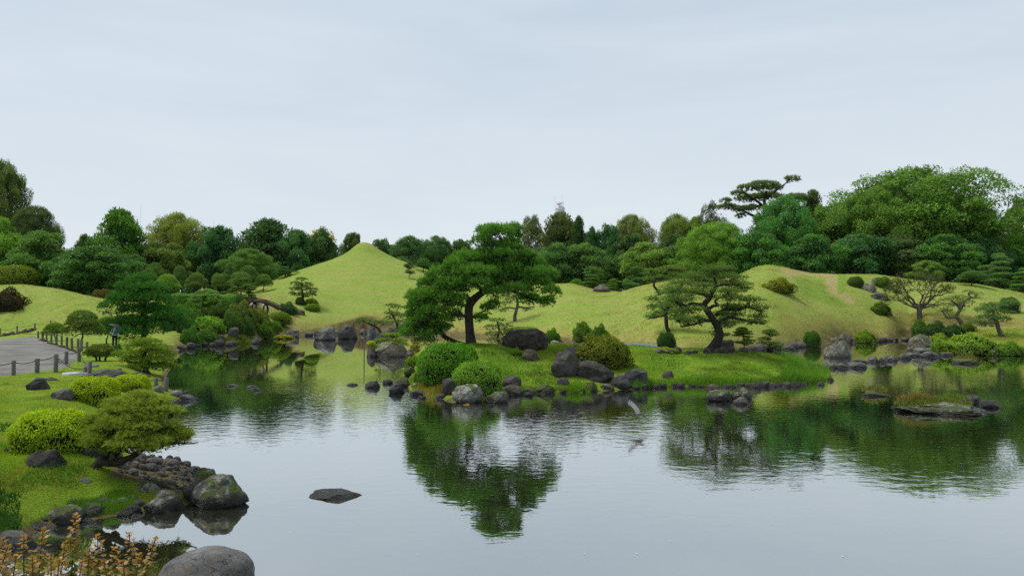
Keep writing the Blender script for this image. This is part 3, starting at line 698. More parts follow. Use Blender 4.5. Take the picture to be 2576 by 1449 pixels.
def shrub(style, x0, x1, top, base, col, label, group=None, Y=None, depth=0.85, name='shrub', cat='shrub', rot=0.0):
    px = (x0 + x1) / 2; s_ = sd()
    if Y is None: Y = G(px, base)[1]
    w = (x1 - x0) / 2 * Y / F; Yc = Y + w * depth * 0.8; s = Yc / F
    c = at(px, base, Yc); w = (x1 - x0) / 2 * s; z0 = CAMZ + (780 - base) * (Y / F); zg = hz(c[0], Yc)
    z0 = min(max(z0, 0.02), zg + 0.02) if zg > 0.02 else max(z0, 0.02)
    zt = CAMZ + (780 - top) * s
    m = SHR[style][s_ % len(SHR[style])]; root = empty(name, (c[0], Yc, z0), label, cat, group)
    sc_ = (w, w * depth, max(zt - z0, 0.15) * 0.985)
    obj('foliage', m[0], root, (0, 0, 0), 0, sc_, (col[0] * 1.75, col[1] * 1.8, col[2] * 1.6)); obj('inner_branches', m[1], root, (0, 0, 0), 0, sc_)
    return root

# ------------------------------------------------------------------ rocks
def ico(sub):
    t = (1 + 5 ** 0.5) / 2
    V = [(-1, t, 0), (1, t, 0), (-1, -t, 0), (1, -t, 0), (0, -1, t), (0, 1, t), (0, -1, -t), (0, 1, -t), (t, 0, -1), (t, 0, 1), (-t, 0, -1), (-t, 0, 1)]
    Fc = [(0, 11, 5), (0, 5, 1), (0, 1, 7), (0, 7, 10), (0, 10, 11), (1, 5, 9), (5, 11, 4), (11, 10, 2), (10, 7, 6), (7, 1, 8), (3, 9, 4), (3, 4, 2), (3, 2, 6), (3, 6, 8), (3, 8, 9), (4, 9, 5), (2, 4, 11), (6, 2, 10), (8, 6, 7), (9, 8, 1)]
    V = [np.array(v) / np.linalg.norm(v) for v in V]
    for _ in range(sub):
        cache = {}; NF = []
        def mid(a, b):
            key = (min(a, b), max(a, b))
            if key not in cache:
                m = V[a] + V[b]; V.append(m / np.linalg.norm(m)); cache[key] = len(V) - 1
            return cache[key]
        for a, b, c in Fc:
            x, y, z = mid(a, b), mid(b, c), mid(c, a); NF += [(a, x, z), (b, y, x), (c, z, y), (x, y, z)]
        Fc = NF
    return np.array(V), np.array(Fc)
ICO4, ICO3, ICO2 = ico(4), ico(3), ico(2)
def rock_mesh(seed, cuts, rough, ic=ICO4, sq=2.0, smooth=True):
    g = np.random.default_rng(seed); V = ic[0].copy(); d = V.copy()
    q = 1.0 / (np.abs(V) ** sq).sum(1) ** (1 / sq); V = V * q[:, None]
    off = Vector(g.random(3) * 40)
    for i in range(cuts):
        n = rdir(1, g)[0]; n[2] = abs(n[2]) * 0.8; n = n / np.linalg.norm(n); h = g.uniform(0.62, 0.90)
        e = V @ n - h; m = e > 0; V[m] -= np.outer(e[m] * 0.97, n)
    disp = np.array([mnoise.noise(Vector(v) * 1.3 + off) * 0.9 + mnoise.noise(Vector(v) * 3.1 + off) * 0.38 + mnoise.noise(Vector(v) * 7.5 + off) * 0.20 + mnoise.noise(Vector(v) * 15 + off) * 0.10 for v in d])
    V = V * (1 + rough * disp)[:, None]
    lo, hi = V.min(0), V.max(0); V = (V - (lo + hi) / 2) / (hi - lo) * 2       # fills the unit box -1..1
    mb = MB(); mb.add(V, ic[1]); return mb.mesh('rock', ROCK, smooth)
ROCKM = {'round': [rock_mesh(s, 6, 0.21) for s in (1, 2, 3)], 'block': [rock_mesh(s, 13, 0.15, sq=3.2) for s in (4, 5, 6)], 'flat': [rock_mesh(s, 7, 0.16, sq=2.8) for s in (7, 8)],
         'jag': [rock_mesh(s, 12, 0.30, sq=2.6) for s in (9, 10)], 'peb': [rock_mesh(s, 2, 0.13, ICO3) for s in (15, 16, 17)], 'dome': [rock_mesh(18, 1, 0.07)], 'wedge': [rock_mesh(23, 6, 0.18), rock_mesh(24, 5, 0.2)]}
def rock(style, x0, x1, top, base, col, label, mat=ROCK, name='boulder', cat='boulder', group=None, depth=0.75, rz=None, variant=None, sink=0.25, Y=None):
    px = (x0 + x1) / 2; s_ = sd()
    if Y is None: Y = G(px, base)[1]
    w = (x1 - x0) / 2 * Y / F; Yc = Y + w * depth * 0.75; s = Yc / F; w = (x1 - x0) / 2 * s
    c = at(px, base, Yc); z0 = max(CAMZ + (780 - base) * Y / F, -0.02); zt = max(CAMZ + (780 - top) * s, z0 + 0.03); h = zt - z0; zb = z0 - max(sink * h, 0.08)
    ms = ROCKM[style]; me = ms[(s_ if variant is None else variant) % len(ms)]
    flip = 0 if rz is None else rz
    o = obj(name, me, None, (c[0], Yc, (zt + zb) / 2), flip, (w, w * depth, (zt - zb) / 2), col)
    o.material_slots[0].link = 'OBJECT'; o.material_slots[0].material = mat
    return tag(o, label, cat, group)

# ------------------------------------------------------------------ rocks and stones
DK, BR, GY, PL, BK = (0.060, 0.061, 0.066), (0.082, 0.062, 0.058), (0.125, 0.125, 0.122), (0.24, 0.24, 0.23), (0.036, 0.037, 0.040)
GB = 'boulders of the pond garden'
R_ = [  # style, x0, x1, top, base, colour, material, label
 ('dome', 404, 634, 1371, 1510, (0.115, 0.115, 0.118), ROCK_C, 'smooth grey dome boulder netted with cracks, alone in the water at the picture\'s lower edge'),
 ('round', 462, 566, 1175, 1262, (0.10, 0.10, 0.092), ROCK_L, 'mossy boulder with white lichen crust leaning behind the largest near boulder'),
 ('wedge', 480, 624, 1189, 1279, (0.072, 0.073, 0.068), ROCK_L, 'largest near boulder, mossy with a dark wet foot, at the tip of the pebble spit'),
 ('flat', 468, 518, 1169, 1193, DK, ROCK, 'flat dark wet stone lying behind the mossy boulders of the pebble spit'),
 ('round', 364, 464, 1230, 1290, (0.115, 0.112, 0.10), ROCK_L, 'grey-green rounded boulder beside the mossy pair on the pebble spit'),
 ('flat', 340, 402, 1206, 1238, PL, ROCK_L, 'pale lichen-white flat rock at the end of the near grass'),
 ('round', 121, 208, 1268, 1320, (0.10, 0.10, 0.095), ROCK_L, 'dull grey boulder on the near shore above the orange sapling tops'),
 ('round', 201, 271, 1262, 1300, GY, ROCK, 'grey rounded stone between two boulders on the near shore'),
 ('flat', 60, 138, 1305, 1334, (0.15, 0.15, 0.145), ROCK, 'pale oval stone on the near shore left of the dull grey boulder'),
 ('flat', -30, 90, 1332, 1386, GY, ROCK, 'long grey rock reaching into the water below the dark green ground plants'),
 ('round', 296, 362, 1266, 1298, DK, ROCK, 'arched dark stone dipping into the water of the near shore'),
 ('flat', 320, 366, 1288, 1302, (0.16, 0.16, 0.165), ROCK, 'thin pale slab half under water before the arched dark stone'),
 ('flat', 208, 246, 1296, 1316, (0.11, 0.115, 0.12), ROCK, 'bluish flat stone lying in the shallows below the near boulders'),
 ('block', 64, 163, 1127, 1178, (0.040, 0.038, 0.037), ROCK_D, 'dark brown block rock under the bright green square-cut bush'),
 ('block', 14, 62, 1113, 1138, BK, ROCK_D, 'small dark rock peeping from grass beside the square-cut bush'),
 ('round', 212, 272, 1070, 1112, (0.15, 0.155, 0.14), ROCK_L, 'pale lichened rock behind the trunk of the near spreading pine'),
 ('block', 203, 262, 1100, 1150, BK, ROCK_D, 'dark rock wedged under the near spreading pine'),
 ('round', 256, 308, 1126, 1170, (0.10, 0.10, 0.09), ROCK, 'grey boulder at the water under the leaning near pine trunk'),
 ('flat', 195, 238, 1197, 1214, (0.12, 0.12, 0.125), ROCK_D, 'flat grey stone sunk in the near grass'),
 ('round', 68, 124, 949, 981, (0.05, 0.05, 0.055), ROCK_D, 'dark round boulder on the lawn below the rope fence'),
 ('flat', 112, 148, 947, 958, (0.13, 0.135, 0.15), ROCK_D, 'flat bluish stone touching the dark round lawn boulder'),
 ('wedge', 130, 183, 976, 1005, (0.085, 0.085, 0.092), ROCK_D, 'wedge-shaped grey rock on the lawn beside the clipped round bush'),
 ('flat', 179, 216, 1026, 1042, (0.09, 0.09, 0.09), ROCK_D, 'flat dark stone at the foot of the clipped round bush'),
 ('flat', 774, 918, 1231, 1257, (0.045, 0.046, 0.05), ROCK, 'flat dark slab standing alone in open near water'),
 ('flat', 571, 601, 964, 972, (0.15, 0.15, 0.155), ROCK, 'small flat grey stone in the dark left water'),
 ('flat', 620, 650, 968, 976, (0.16, 0.16, 0.165), ROCK, 'flat stone just behind its twin in the dark left water'),
 ('flat', 636, 659, 973, 982, (0.15, 0.15, 0.16), ROCK, 'lower of two touching stones in the dark left water'),
 ('flat', 871, 902, 962, 970, (0.11, 0.11, 0.115), ROCK, 'low pale stone left of the square block in the water'),
 ('block', 918, 956, 956, 976, (0.05, 0.048, 0.05), ROCK, 'square dark block standing in water near the island'),
 ('jag', 961, 989, 953, 966, BK, ROCK, 'small jagged dark stone between square block and island'),
 ('block', 992, 1034, 946, 972, (0.065, 0.06, 0.055), ROCK_M, 'brown shore rock at the western corner of the island'),
 ('round', 976, 1018, 964, 990, (0.045, 0.046, 0.052), ROCK, 'smooth dark rock in water before the brown corner rock'),
 ('round', 1014, 1044, 921, 946, (0.06, 0.06, 0.04), ROCK_M, 'moss-covered hump at the back corner of the island shrub'),
 ('flat', 1036, 1060, 961, 973, (0.16, 0.13, 0.115), ROCK, 'pinkish small rock above the yellow shore grass'),
 ('flat', 1031, 1085, 979, 995, (0.07, 0.068, 0.08), ROCK, 'flat purple-grey rock under the yellow shore grass'),
 ('block', 1109, 1144, 950, 994, (0.045, 0.043, 0.045), ROCK, 'upright dark rock between the two clipped island shrubs'),
 ('round', 1137, 1218, 965, 1014, (0.105, 0.108, 0.098), ROCK_W, 'white and yellow lichen boulder at the water before the pale green shrub'),
 ('wedge', 1220, 1280, 983, 1014, (0.075, 0.075, 0.08), ROCK_L, 'dark pointed rock capped white beside the lichen boulder'),
 ('round', 1257, 1312, 943, 975, (0.075, 0.07, 0.066), ROCK, 'brown rounded rock behind the pale green shrub'),
 ('block', 1262, 1316, 966, 994, (0.07, 0.066, 0.062), ROCK, 'grey-brown shore rock below the brown rounded one'),
 ('flat', 1315, 1347, 974, 992, (0.085, 0.08, 0.08), ROCK, 'small pointed stone on the island shore'),
 ('flat', 1346, 1398, 965, 990, (0.06, 0.065, 0.06), ROCK_M, 'dark table rock overhung by shore grass'),
 ('round', 1262, 1384, 826, 882, (0.052, 0.044, 0.040), ROCK_D, 'great dark brown boulder crowned with low green on the island lawn'),
 ('round', 1306, 1360, 878, 907, (0.095, 0.072, 0.066), ROCK_D, 'reddish-brown split stone below the great brown boulder'),
 ('round', 1379, 1458, 880, 948, (0.060, 0.057, 0.053), ROCK_D, 'tall round grey-brown boulder beside the russet shrub'),
 ('block', 1419, 1476, 867, 898, (0.075, 0.068, 0.07), ROCK_D, 'angular rock behind the tall round boulder'),
 ('flat', 1440, 1547, 905, 957, (0.050, 0.047, 0.046), ROCK_D, 'long overhanging dark rock below the russet shrub'),
 ('block', 1565, 1628, 928, 970, (0.040, 0.042, 0.046), ROCK, 'blue-black rock with grass at its foot on the island shore'),
 ('wedge', 1536, 1590, 940, 978, (0.062, 0.065, 0.066), ROCK, 'leaning grey slab rock at the water below the blue-black rock'),
 ('block', 1463, 1503, 958, 982, (0.055, 0.062, 0.05), ROCK_M, 'mossy cube rock in the shadow of the overhanging rock'),
 ('flat', 1510, 1546, 964, 980, (0.13, 0.12, 0.11), ROCK, 'small rounded tan stone beside the mossy cube rock'),
 ('block', 1400, 1434, 948, 970, BK, ROCK, 'small black rock in grass under the round boulder'),
 ('block', 1665, 1696, 931, 954, (0.075, 0.068, 0.065), ROCK_D, 'small brown rock on the grassy island slope'),
 ('wedge', 1798, 1850, 854, 886, (0.050, 0.038, 0.040), ROCK_D, 'dark pyramid rock behind the foot of the open cloud pine'),
 ('round', 1776, 1842, 979, 1010, (0.045, 0.048, 0.046), ROCK_L, 'round dark rock with white cap in water off the island'),
 ('jag', 1836, 1893, 972, 1006, (0.085, 0.08, 0.07), ROCK_L, 'craggy lichen rock behind two others off the island'),
 ('wedge', 1844, 1886, 997, 1018, (0.105, 0.098, 0.098), ROCK, 'bare grey-brown stone at the front of the offshore trio'),
 ('block', 1776, 1812, 964, 981, BR, ROCK, 'brown rock starting the stone edging of the island tip'),
 ('block', 1886, 1919, 958, 976, (0.055, 0.052, 0.05), ROCK, 'squarish dark edging stone, largest below the island tip grass'),
 ('flat', 2056, 2076, 959, 969, (0.11, 0.10, 0.10), ROCK, 'pale brown stone under the last reeds of the island tip'),
 ('block', 2082, 2097, 948, 958, DK, ROCK, 'little dark stone just past the island tip'),
 ('block', 2076, 2142, 856, 900, (0.11, 0.115, 0.105), ROCK_L, 'tall blocky lichen-blotched rock standing in the right water'),
 ('flat', 2077, 2111, 884, 900, (0.21, 0.21, 0.20), ROCK_L, 'white-topped low rock leaning on the tall blocky rock'),
 ('flat', 2400, 2466, 901, 915, (0.065, 0.055, 0.04), ROCK_M, 'grassy low islet right of the stepping stones'),
 ('flat', 2164, 2240, 985, 997, (0.10, 0.09, 0.07), ROCK_M, 'tiny mossy islet in the dark right water'),
 ('jag', 2262, 2474, 1011, 1044, (0.065, 0.062, 0.055), ROCK_L, 'long low rocky islet with yellow grass in the right water'),
 ('round', 2420, 2468, 993, 1016, (0.045, 0.046, 0.052), ROCK, 'smooth dark rock behind the long low islet'),
 ('round', 2459, 2525, 1005, 1026, (0.05, 0.052, 0.05), ROCK, 'broad dark rock at the end of the long low islet'),
 ('flat', 2241, 2255, 1019, 1025, GY, ROCK, 'single tiny stone before the long low islet'),
 ('wedge', 788, 846, 821, 856, (0.105, 0.105, 0.11), ROCK_L, 'white-streaked boulder, first of the pair below the cone hill'),
 ('round', 847, 900, 818, 853, (0.045, 0.046, 0.05), ROCK, 'black rounded boulder, second of the pair below the cone hill'),
 ('block', 718, 752, 828, 849, (0.12, 0.11, 0.11), ROCK, 'grey-pink rock at the foot of the cone hill bank'),
 ('jag', 742, 768, 778, 792, (0.10, 0.085, 0.08), ROCK_D, 'rough rock breaking from the bank beside the wooden bridge'),
 ('block', 633, 654, 850, 865, DK, ROCK, 'dark rock at the end of the yellow-green shore strip'),
 ('block', 573, 600, 823, 855, (0.045, 0.05, 0.045), ROCK_D, 'upright slab rock in the shade of the pine garden'),
 ('block', 540, 568, 840, 860, (0.032, 0.03, 0.034), ROCK_D, 'black rock under the arching shrub by the left water'),
 ('block', 924, 948, 815, 862, (0.060, 0.062, 0.066), ROCK_L, 'tall black rock face at the edge of the pine islet'),
 ('block', 944, 978, 831, 866, (0.045, 0.045, 0.048), ROCK, 'dark block rock beside the black rock face'),
 ('round', 975, 1003, 822, 845, BK, ROCK, 'small dark rock under the dwarf pines of the islet'),
 ('flat', 942, 1028, 857, 898, (0.12, 0.105, 0.085), ROCK_L, 'big flat tan rock carrying the dwarf pine of the islet'),
 ('wedge', 1022, 1044, 876, 898, (0.12, 0.11, 0.095), ROCK, 'small pointed rock at the right end of the pine islet'),
 ('block', 922, 948, 871, 898, (0.06, 0.055, 0.05), ROCK, 'dark rock below the yellow shrub ball of the islet'),
 ('flat', 2188, 2235, 735, 754, (0.085, 0.085, 0.09), ROCK_D, 'long dark stone lying on the open hillside'),
 ('jag', 2168, 2205, 709, 734, (0.15, 0.14, 0.13), ROCK_D, 'broken grey rock between two clipped balls on the hillside'),
 ('block', 2192, 2212, 698, 714, (0.12, 0.11, 0.10), ROCK_D, 'rock peeping behind the second clipped ball of the hillside'),
 ('block', 2296, 2348, 683, 706, (0.13, 0.12, 0.11), ROCK_D, 'row of grey rock beside the yellow-green ball on the ridge'),
 ('wedge', 1491, 1537, 716, 735, (0.11, 0.095, 0.09), ROCK_D, 'brown rock lying in the saddle between grassy hills'),
 ('block', 2284, 2350, 840, 884, (0.070, 0.064, 0.060), ROCK_L, 'massive dark rock with pale top at the end of the stepping stones'),
 ('jag', 2108, 2140, 838, 862, (0.12, 0.105, 0.095), ROCK_D, 'pointed brown shore rock beyond the tall lichen-blotched rock'),
 ('flat', 2088, 2116, 848, 862, (0.14, 0.12, 0.10), ROCK_D, 'tan flat rock beside the pointed brown shore rock'),
 ('block', 2136, 2164, 848, 862, (0.10, 0.09, 0.085), ROCK_D, 'low shore rock beside the round shrub in the inlet'),
 ('flat', 1965, 2003, 866, 880, (0.085, 0.075, 0.085), ROCK, 'purple-grey shore slab past the low shore pines'),
 ('flat', 1384, 1412, 856, 866, (0.22, 0.22, 0.21), ROCK, 'whitish flat stone beside the great brown boulder'),
 ('flat', 220, 330, 928, 952, (0.055, 0.055, 0.058), ROCK_D, 'dark low ledge of rock behind the rope fence corner'),
 ('flat', 330, 376, 935, 952, (0.050, 0.048, 0.046), ROCK_D, 'dark shore ledge behind the second clipped bush'),
 ('round', 384, 412, 968, 986, (0.16, 0.155, 0.14), ROCK, 'tan stone between the last two fence posts'),
 ('round', 428, 458, 980, 997, (0.17, 0.17, 0.175), ROCK, 'light grey stone at the left shore point'),
 ('round', 456, 476, 981, 993, (0.15, 0.155, 0.14), ROCK, 'roundish green-grey stone at the left shore point'),
 ('flat', 452, 498, 990, 1008, (0.13, 0.13, 0.14), ROCK, 'long layered grey stone ending the left shore point'),
 ('flat', 434, 462, 1002, 1016, (0.11, 0.11, 0.115), ROCK, 'dark flat stone below the layered grey stone'),
 ('flat', 445, 468, 866, 880, (0.10, 0.09, 0.085), ROCK, 'grey stone at the shore behind the flat bonsai pine'),
]
for (st, x0, x1, tp, bs, col, mt, lab) in R_:
    rock(st, x0, x1, tp, bs, col, lab, mt, group=GB, rz=(0.4 if st in ('round', 'dome') else 0.0))

# stepping stones across the right water
STEP = [(2008, 2033, 919, 929), (2039, 2066, 919, 929), (2078, 2106, 915, 927), (2104, 2133, 914, 927), (2134, 2184, 909, 926), (2142, 2184, 902, 913), (2185, 2211, 895, 911), (2210, 2230, 898, 911),
        (2227, 2260, 893, 908), (2259, 2292, 889, 903), (2279, 2320, 886, 897), (2314, 2364, 883, 899), (2301, 2364, 874, 887), (2364, 2397, 885, 895), (2392, 2444, 880, 892)]
for i, (x0, x1, tp, bs) in enumerate(STEP):
    where = ['flat grey stone off the island reeds, first of the stepping row', 'thin stone second from the island reeds'][i] if i < 2 else '%s flat grey stepping stone counted from the island reeds towards the right bank' % ['third', 'fourth', 'fifth', 'sixth', 'seventh', 'eighth', 'ninth', 'tenth', 'eleventh', 'twelfth', 'thirteenth', 'fourteenth', 'last'][i - 2]
    rock('flat', x0, x1, tp, bs, (0.105, 0.105, 0.108), where, ROCK, 'stepping_stone', 'stepping stone', 'stepping stones across the right water', 0.8, 0.0, sink=0.3)

def stone_row(line, n, size, label, group, col, mat=ROCK, style='peb', seed=5, jx=3, jy=2):
    g = np.random.default_rng(seed); L = smooth_line([(x, y) for x, y in line], 8); d = np.concatenate([[0], np.cumsum(np.linalg.norm(np.diff(L, axis=0), axis=1))])
    for i in range(n):
        q = (i + 0.5) / n * d[-1]; x = np.interp(q, d, L[:, 0]) + g.normal() * jx; y = np.interp(q, d, L[:, 1]) + g.normal() * jy; w = g.uniform(*size); h = w * g.uniform(0.42, 0.7); f = g.uniform(0.7, 1.35)
        rock(style, x - w / 2, x + w / 2, y - h, y, tuple(c * f for c in col), label, mat, 'stone', 'stone', group, 0.85, g.random() * 0.5, sink=0.3)
stone_row([(98, 1310), (240, 1262), (262, 1266), (300, 1270), (330, 1256), (345, 1270), (385, 1288)], 13, (20, 36), 'rounded grey stone wedged between boulders along the near shore', 'stones along the near shore', (0.105, 0.103, 0.10), seed=1, jx=6, jy=5)
stone_row([(1815, 976), (1850, 975), (1890, 974), (1940, 973), (1985, 972), (2030, 969)], 11, (15, 27), 'dark stone in the edging below the island tip grass', 'edging stones of the island tip', (0.065, 0.06, 0.06), seed=2, jx=2, jy=1.2, style='block')
stone_row([(1830, 966), (1880, 962), (1930, 963)], 9, (9, 16), 'small stone on top of the island tip edging', 'upper edging stones of the island tip', (0.07, 0.066, 0.064), seed=3, jx=4, jy=1.5)
stone_row([(1590, 978), (1640, 977), (1700, 975), (1770, 973)], 8, (12, 24), 'low dark stone at the waterline under the island slope', 'waterline stones under the island slope', (0.06, 0.06, 0.058), seed=4, jx=5, jy=1)
stone_row([(1640, 886), (1720, 890), (1850, 886), (1960, 880), (2050, 868)], 17, (14, 30), 'dark shore stone below the low pines of the far lawn', 'shore stones of the far lawn', (0.07, 0.066, 0.066), seed=6, jx=5, jy=1)
stone_row([(760, 845), (905, 840), (930, 840)], 5, (14, 24), 'small stone on the shore of the cone hill lawn', 'shore stones of the cone hill lawn', (0.10, 0.095, 0.09), seed=7, jx=5, jy=1)
stone_row([(2165, 860), (2280, 858)], 7, (14, 24), 'dark stone lining the quiet inlet', 'stones lining the inlet', (0.06, 0.055, 0.05), seed=8, jx=4, jy=1)
stone_row([(2450, 890), (2520, 893), (2600, 897)], 7, (16, 30), 'dark stone edging the right bank lawn', 'edging stones of the right bank', (0.06, 0.058, 0.056), seed=9, jx=4, jy=1)
stone_row([(600, 868), (520, 872), (470, 877)], 7, (12, 26), 'dark stone at the waterline of the pine garden', 'waterline stones of the pine garden', (0.055, 0.055, 0.05), seed=10, jx=5, jy=1)
stone_row([(1040, 994), (1100, 1004), (1300, 996), (1420, 990), (1480, 985)], 10, (12, 26), 'small stone in the shallows of the island front', 'shallow water stones of the island front', (0.08, 0.075, 0.07), seed=11, jx=6, jy=2)

# heap of cobbles on the spit
g = np.random.default_rng(77); cob = []
poly = [(288, 1168), (330, 1158), (380, 1146), (440, 1156), (505, 1190), (500, 1215), (470, 1236), (410, 1232), (370, 1212), (330, 1196), (296, 1190)]
tries = 0
while len(cob) < 150 and tries < 20000:
    tries += 1
    x, y = g.uniform(285, 510), g.uniform(1146, 1238)
    if sdist(np.array(poly, float), [x], [y])[0] < 0: continue
    w = g.choice([13, 17, 22, 27, 33], p=[.22, .28, .26, .16, .08]) * g.uniform(0.85, 1.15)
    if any(abs(x - a) < (w + b) * 0.31 and abs(y - c) < (w + b) * 0.17 for a, c, b in cob): continue
    cob.append((x, y, w))
for x, y, w in sorted(cob, key=lambda q: q[1]):
    f = g.uniform(0.6, 1.5); h = w * g.uniform(0.5, 0.75)
    rock('peb', x - w / 2, x + w / 2, y - h, y, tuple(c * f for c in (0.078, 0.075, 0.074)), 'smooth dark cobble heaped on the spit below the near spreading pine', ROCK, 'cobble', 'cobble', 'cobbles heaped on the pebble spit', 0.9, g.random() * 3)
rock('peb', 366, 408, 1146, 1170, (0.16, 0.16, 0.155), 'pale grey egg-shaped cobble topping the heap on the spit', ROCK, 'cobble', 'cobble', None, 0.9, 0.2)
rock('peb', 408, 440, 1149, 1168, (0.12, 0.10, 0.09), 'brown round cobble beside the pale egg-shaped one', ROCK, 'cobble', 'cobble', None, 0.9, 0.2)

# ------------------------------------------------------------------ clipped shrubs
CG = 'clipped shrubs of the garden'
YG, MG, DG, OLV, BLG = (0.125, 0.195, 0.012), (0.055, 0.125, 0.018), (0.030, 0.075, 0.016), (0.075, 0.095, 0.020), (0.024, 0.062, 0.028)
for (st, x0, x1, tp, bs, col, lab) in [
 ('near', 40, 212, 1033, 1142, (0.165, 0.250, 0.010), 'bright yellow-green square-cut bush above the dark block rock'),
 ('near', 177, 287, 949, 1019, (0.165, 0.235, 0.010), 'clipped round bush with yellow-green top on the near lawn'),
 ('near', 285, 369, 943, 991, (0.170, 0.240, 0.010), 'second clipped bush, half hidden behind the near spreading pine'),
 ('near', 1053, 1202, 866, 968, (0.046, 0.125, 0.014), 'large dark green clipped shrub at the corner of the island'),
 ('near', 1140, 1260, 912, 994, (0.075, 0.160, 0.030), 'pale green clipped dome behind the white lichen boulder'),
 ('russet', 1448, 1586, 846, 928, (0.085, 0.105, 0.014), 'russet and green rounded shrub between the island boulders'),
 ('loose', 1020, 1058, 896, 922, (0.085, 0.150, 0.015), 'small bright shrub peeping behind the large island shrub'),
 ('loose', 1042, 1092, 930, 964, (0.016, 0.034, 0.012), 'dark low shrub under the large island shrub'),
 ('fine', 923, 946, 857, 872, (0.20, 0.26, 0.02), 'lemon yellow shrub ball hanging on the islet rocks'),
 ('loose', 1031, 1056, 864, 878, (0.17, 0.17, 0.02), 'yellowish low plant behind the islet rocks'),
 ('loose', 1369, 1409, 829, 861, (0.045, 0.115, 0.014), 'small round bush on the bank beside the great brown boulder'),
 ('loose', 1441, 1492, 812, 860, (0.055, 0.105, 0.020), 'taller of two bushes joined on the far lawn bank'),
 ('loose', 1486, 1532, 820, 863, (0.036, 0.085, 0.020), 'darker of two bushes joined on the far lawn bank'),
 ('fine', 1654, 1701, 836, 884, (0.022, 0.062, 0.020), 'dark upright bush on the bank beside the pale stone slabs'),
 ('fine', 2022, 2064, 834, 872, (0.030, 0.085, 0.014), 'dark bush overhanging the water beyond the island tip'),
 ('loose', 2153, 2202, 832, 864, (0.085, 0.150, 0.020), 'light green round shrub at the inlet'),
 ('loose', 1921, 1998, 703, 738, (0.100, 0.125, 0.014), 'broad low flat-topped bush on the hillside'),
 ('fine', 2134, 2173, 696, 724, (0.040, 0.080, 0.018), 'dark clipped ball beside the broken hillside rock'),
 ('fine', 2200, 2242, 697, 726, (0.055, 0.110, 0.012), 'greener clipped ball beside the broken hillside rock'),
 ('loose', 2193, 2239, 762, 794, (0.045, 0.090, 0.016), 'lone dark ball low on the open hillside'),
 ('fine', 2170, 2205, 672, 689, (0.040, 0.085, 0.018), 'small clipped ball on the ridge line, nearest the mound top'),
 ('fine', 2250, 2298, 670, 699, (0.030, 0.072, 0.018), 'big dark clipped ball on the ridge line'),
 ('fine', 2344, 2376, 687, 708, (0.095, 0.160, 0.012), 'yellow-green clipped ball on the ridge beside grey rocks'),
 ('fine', 2514, 2564, 700, 724, (0.045, 0.085, 0.020), 'dark clipped ball near the picture edge below tall pines'),
 ('fine', 2516, 2562, 749, 788, (0.020, 0.060, 0.034), 'blue-green dark bush behind the leaning bank pine'),
 ('loose', 2380, 2499, 842, 894, (0.095, 0.165, 0.030), 'largest leafy shrub of the right bank, by the stepping stones'),
 ('loose', 2344, 2386, 850, 890, (0.085, 0.160, 0.030), 'round leafy shrub beside the massive rock with pale top'),
 ('loose', 2344, 2404, 838, 864, (0.105, 0.165, 0.026), 'flat leafy shrub behind the massive rock with pale top'),
 ('loose', 2506, 2572, 862, 896, (0.065, 0.140, 0.022), 'separate leafy shrub at the right bank waterline'),
 ('loose', 2296, 2334, 806, 850, (0.040, 0.095, 0.020), 'shrub below the bare fan-shaped tree'),
 ('loose', 2328, 2384, 812, 850, (0.022, 0.058, 0.022), 'dark shrub second from the fan-shaped tree'),
 ('loose', 2376, 2426, 818, 850, (0.022, 0.055, 0.024), 'dark shrub third from the fan-shaped tree'),
 ('loose', 2416, 2452, 813, 836, (0.060, 0.105, 0.018), 'small shrub with yellowish top before the earth bank'),
 ('fine', 743, 766, 747, 768, (0.050, 0.085, 0.026), 'grey-green ball under the small lawn pine'),
 ('fine', 766, 800, 751, 770, (0.095, 0.170, 0.014), 'upper of two stacked bright clipped cushions near the bridge'),
 ('fine', 766, 804, 764, 784, (0.080, 0.160, 0.012), 'lower of two stacked bright clipped cushions near the bridge'),
 ('fine', 673, 732, 785, 818, (0.075, 0.130, 0.014), 'wide clipped barrel bush below the wooden bridge'),
 ('loose', 675, 709, 809, 836, (0.065, 0.135, 0.018), 'small bush under the clipped barrel bush'),
 ('loose', 699, 748, 763, 792, (0.030, 0.070, 0.036), 'bluish bush at the bridge end'),
 ('loose', 478, 564, 798, 838, (0.075, 0.165, 0.022), 'arching bright leafy shrub over the left water'),
 ('loose', 455, 506, 826, 872, (0.040, 0.110, 0.026), 'dark leafy shrub hanging to the left water'),
 ('loose', 444, 484, 798, 842, (0.034, 0.085, 0.026), 'dark shrub behind the hanging leafy shrub'),
 ('loose', 528, 564, 768, 800, (0.045, 0.085, 0.024), 'grey-green bush in the middle of the pine garden'),
 ('loose', 498, 534, 776, 806, (0.034, 0.064, 0.020), 'dull round bush on bare earth of the pine garden'),
 ('loose', -30, 64, 731, 786, (0.026, 0.022, 0.014), 'dark purple-brown bush on the left mound'),
 ('loose', 688, 738, 842, 853, (0.13, 0.15, 0.02), 'yellow flowering patch at the shore below the bridge'),
 ('fine', 1268, 1380, 822, 842, (0.085, 0.145, 0.014), 'low green strip growing along the top of the great brown boulder'),
 ('loose', 1640, 1704, 873, 888, (0.14, 0.18, 0.07), 'pale whitish ground plants by the stone slabs'),
]:
    shrub(st, x0, x1, tp, bs, col, lab, CG)
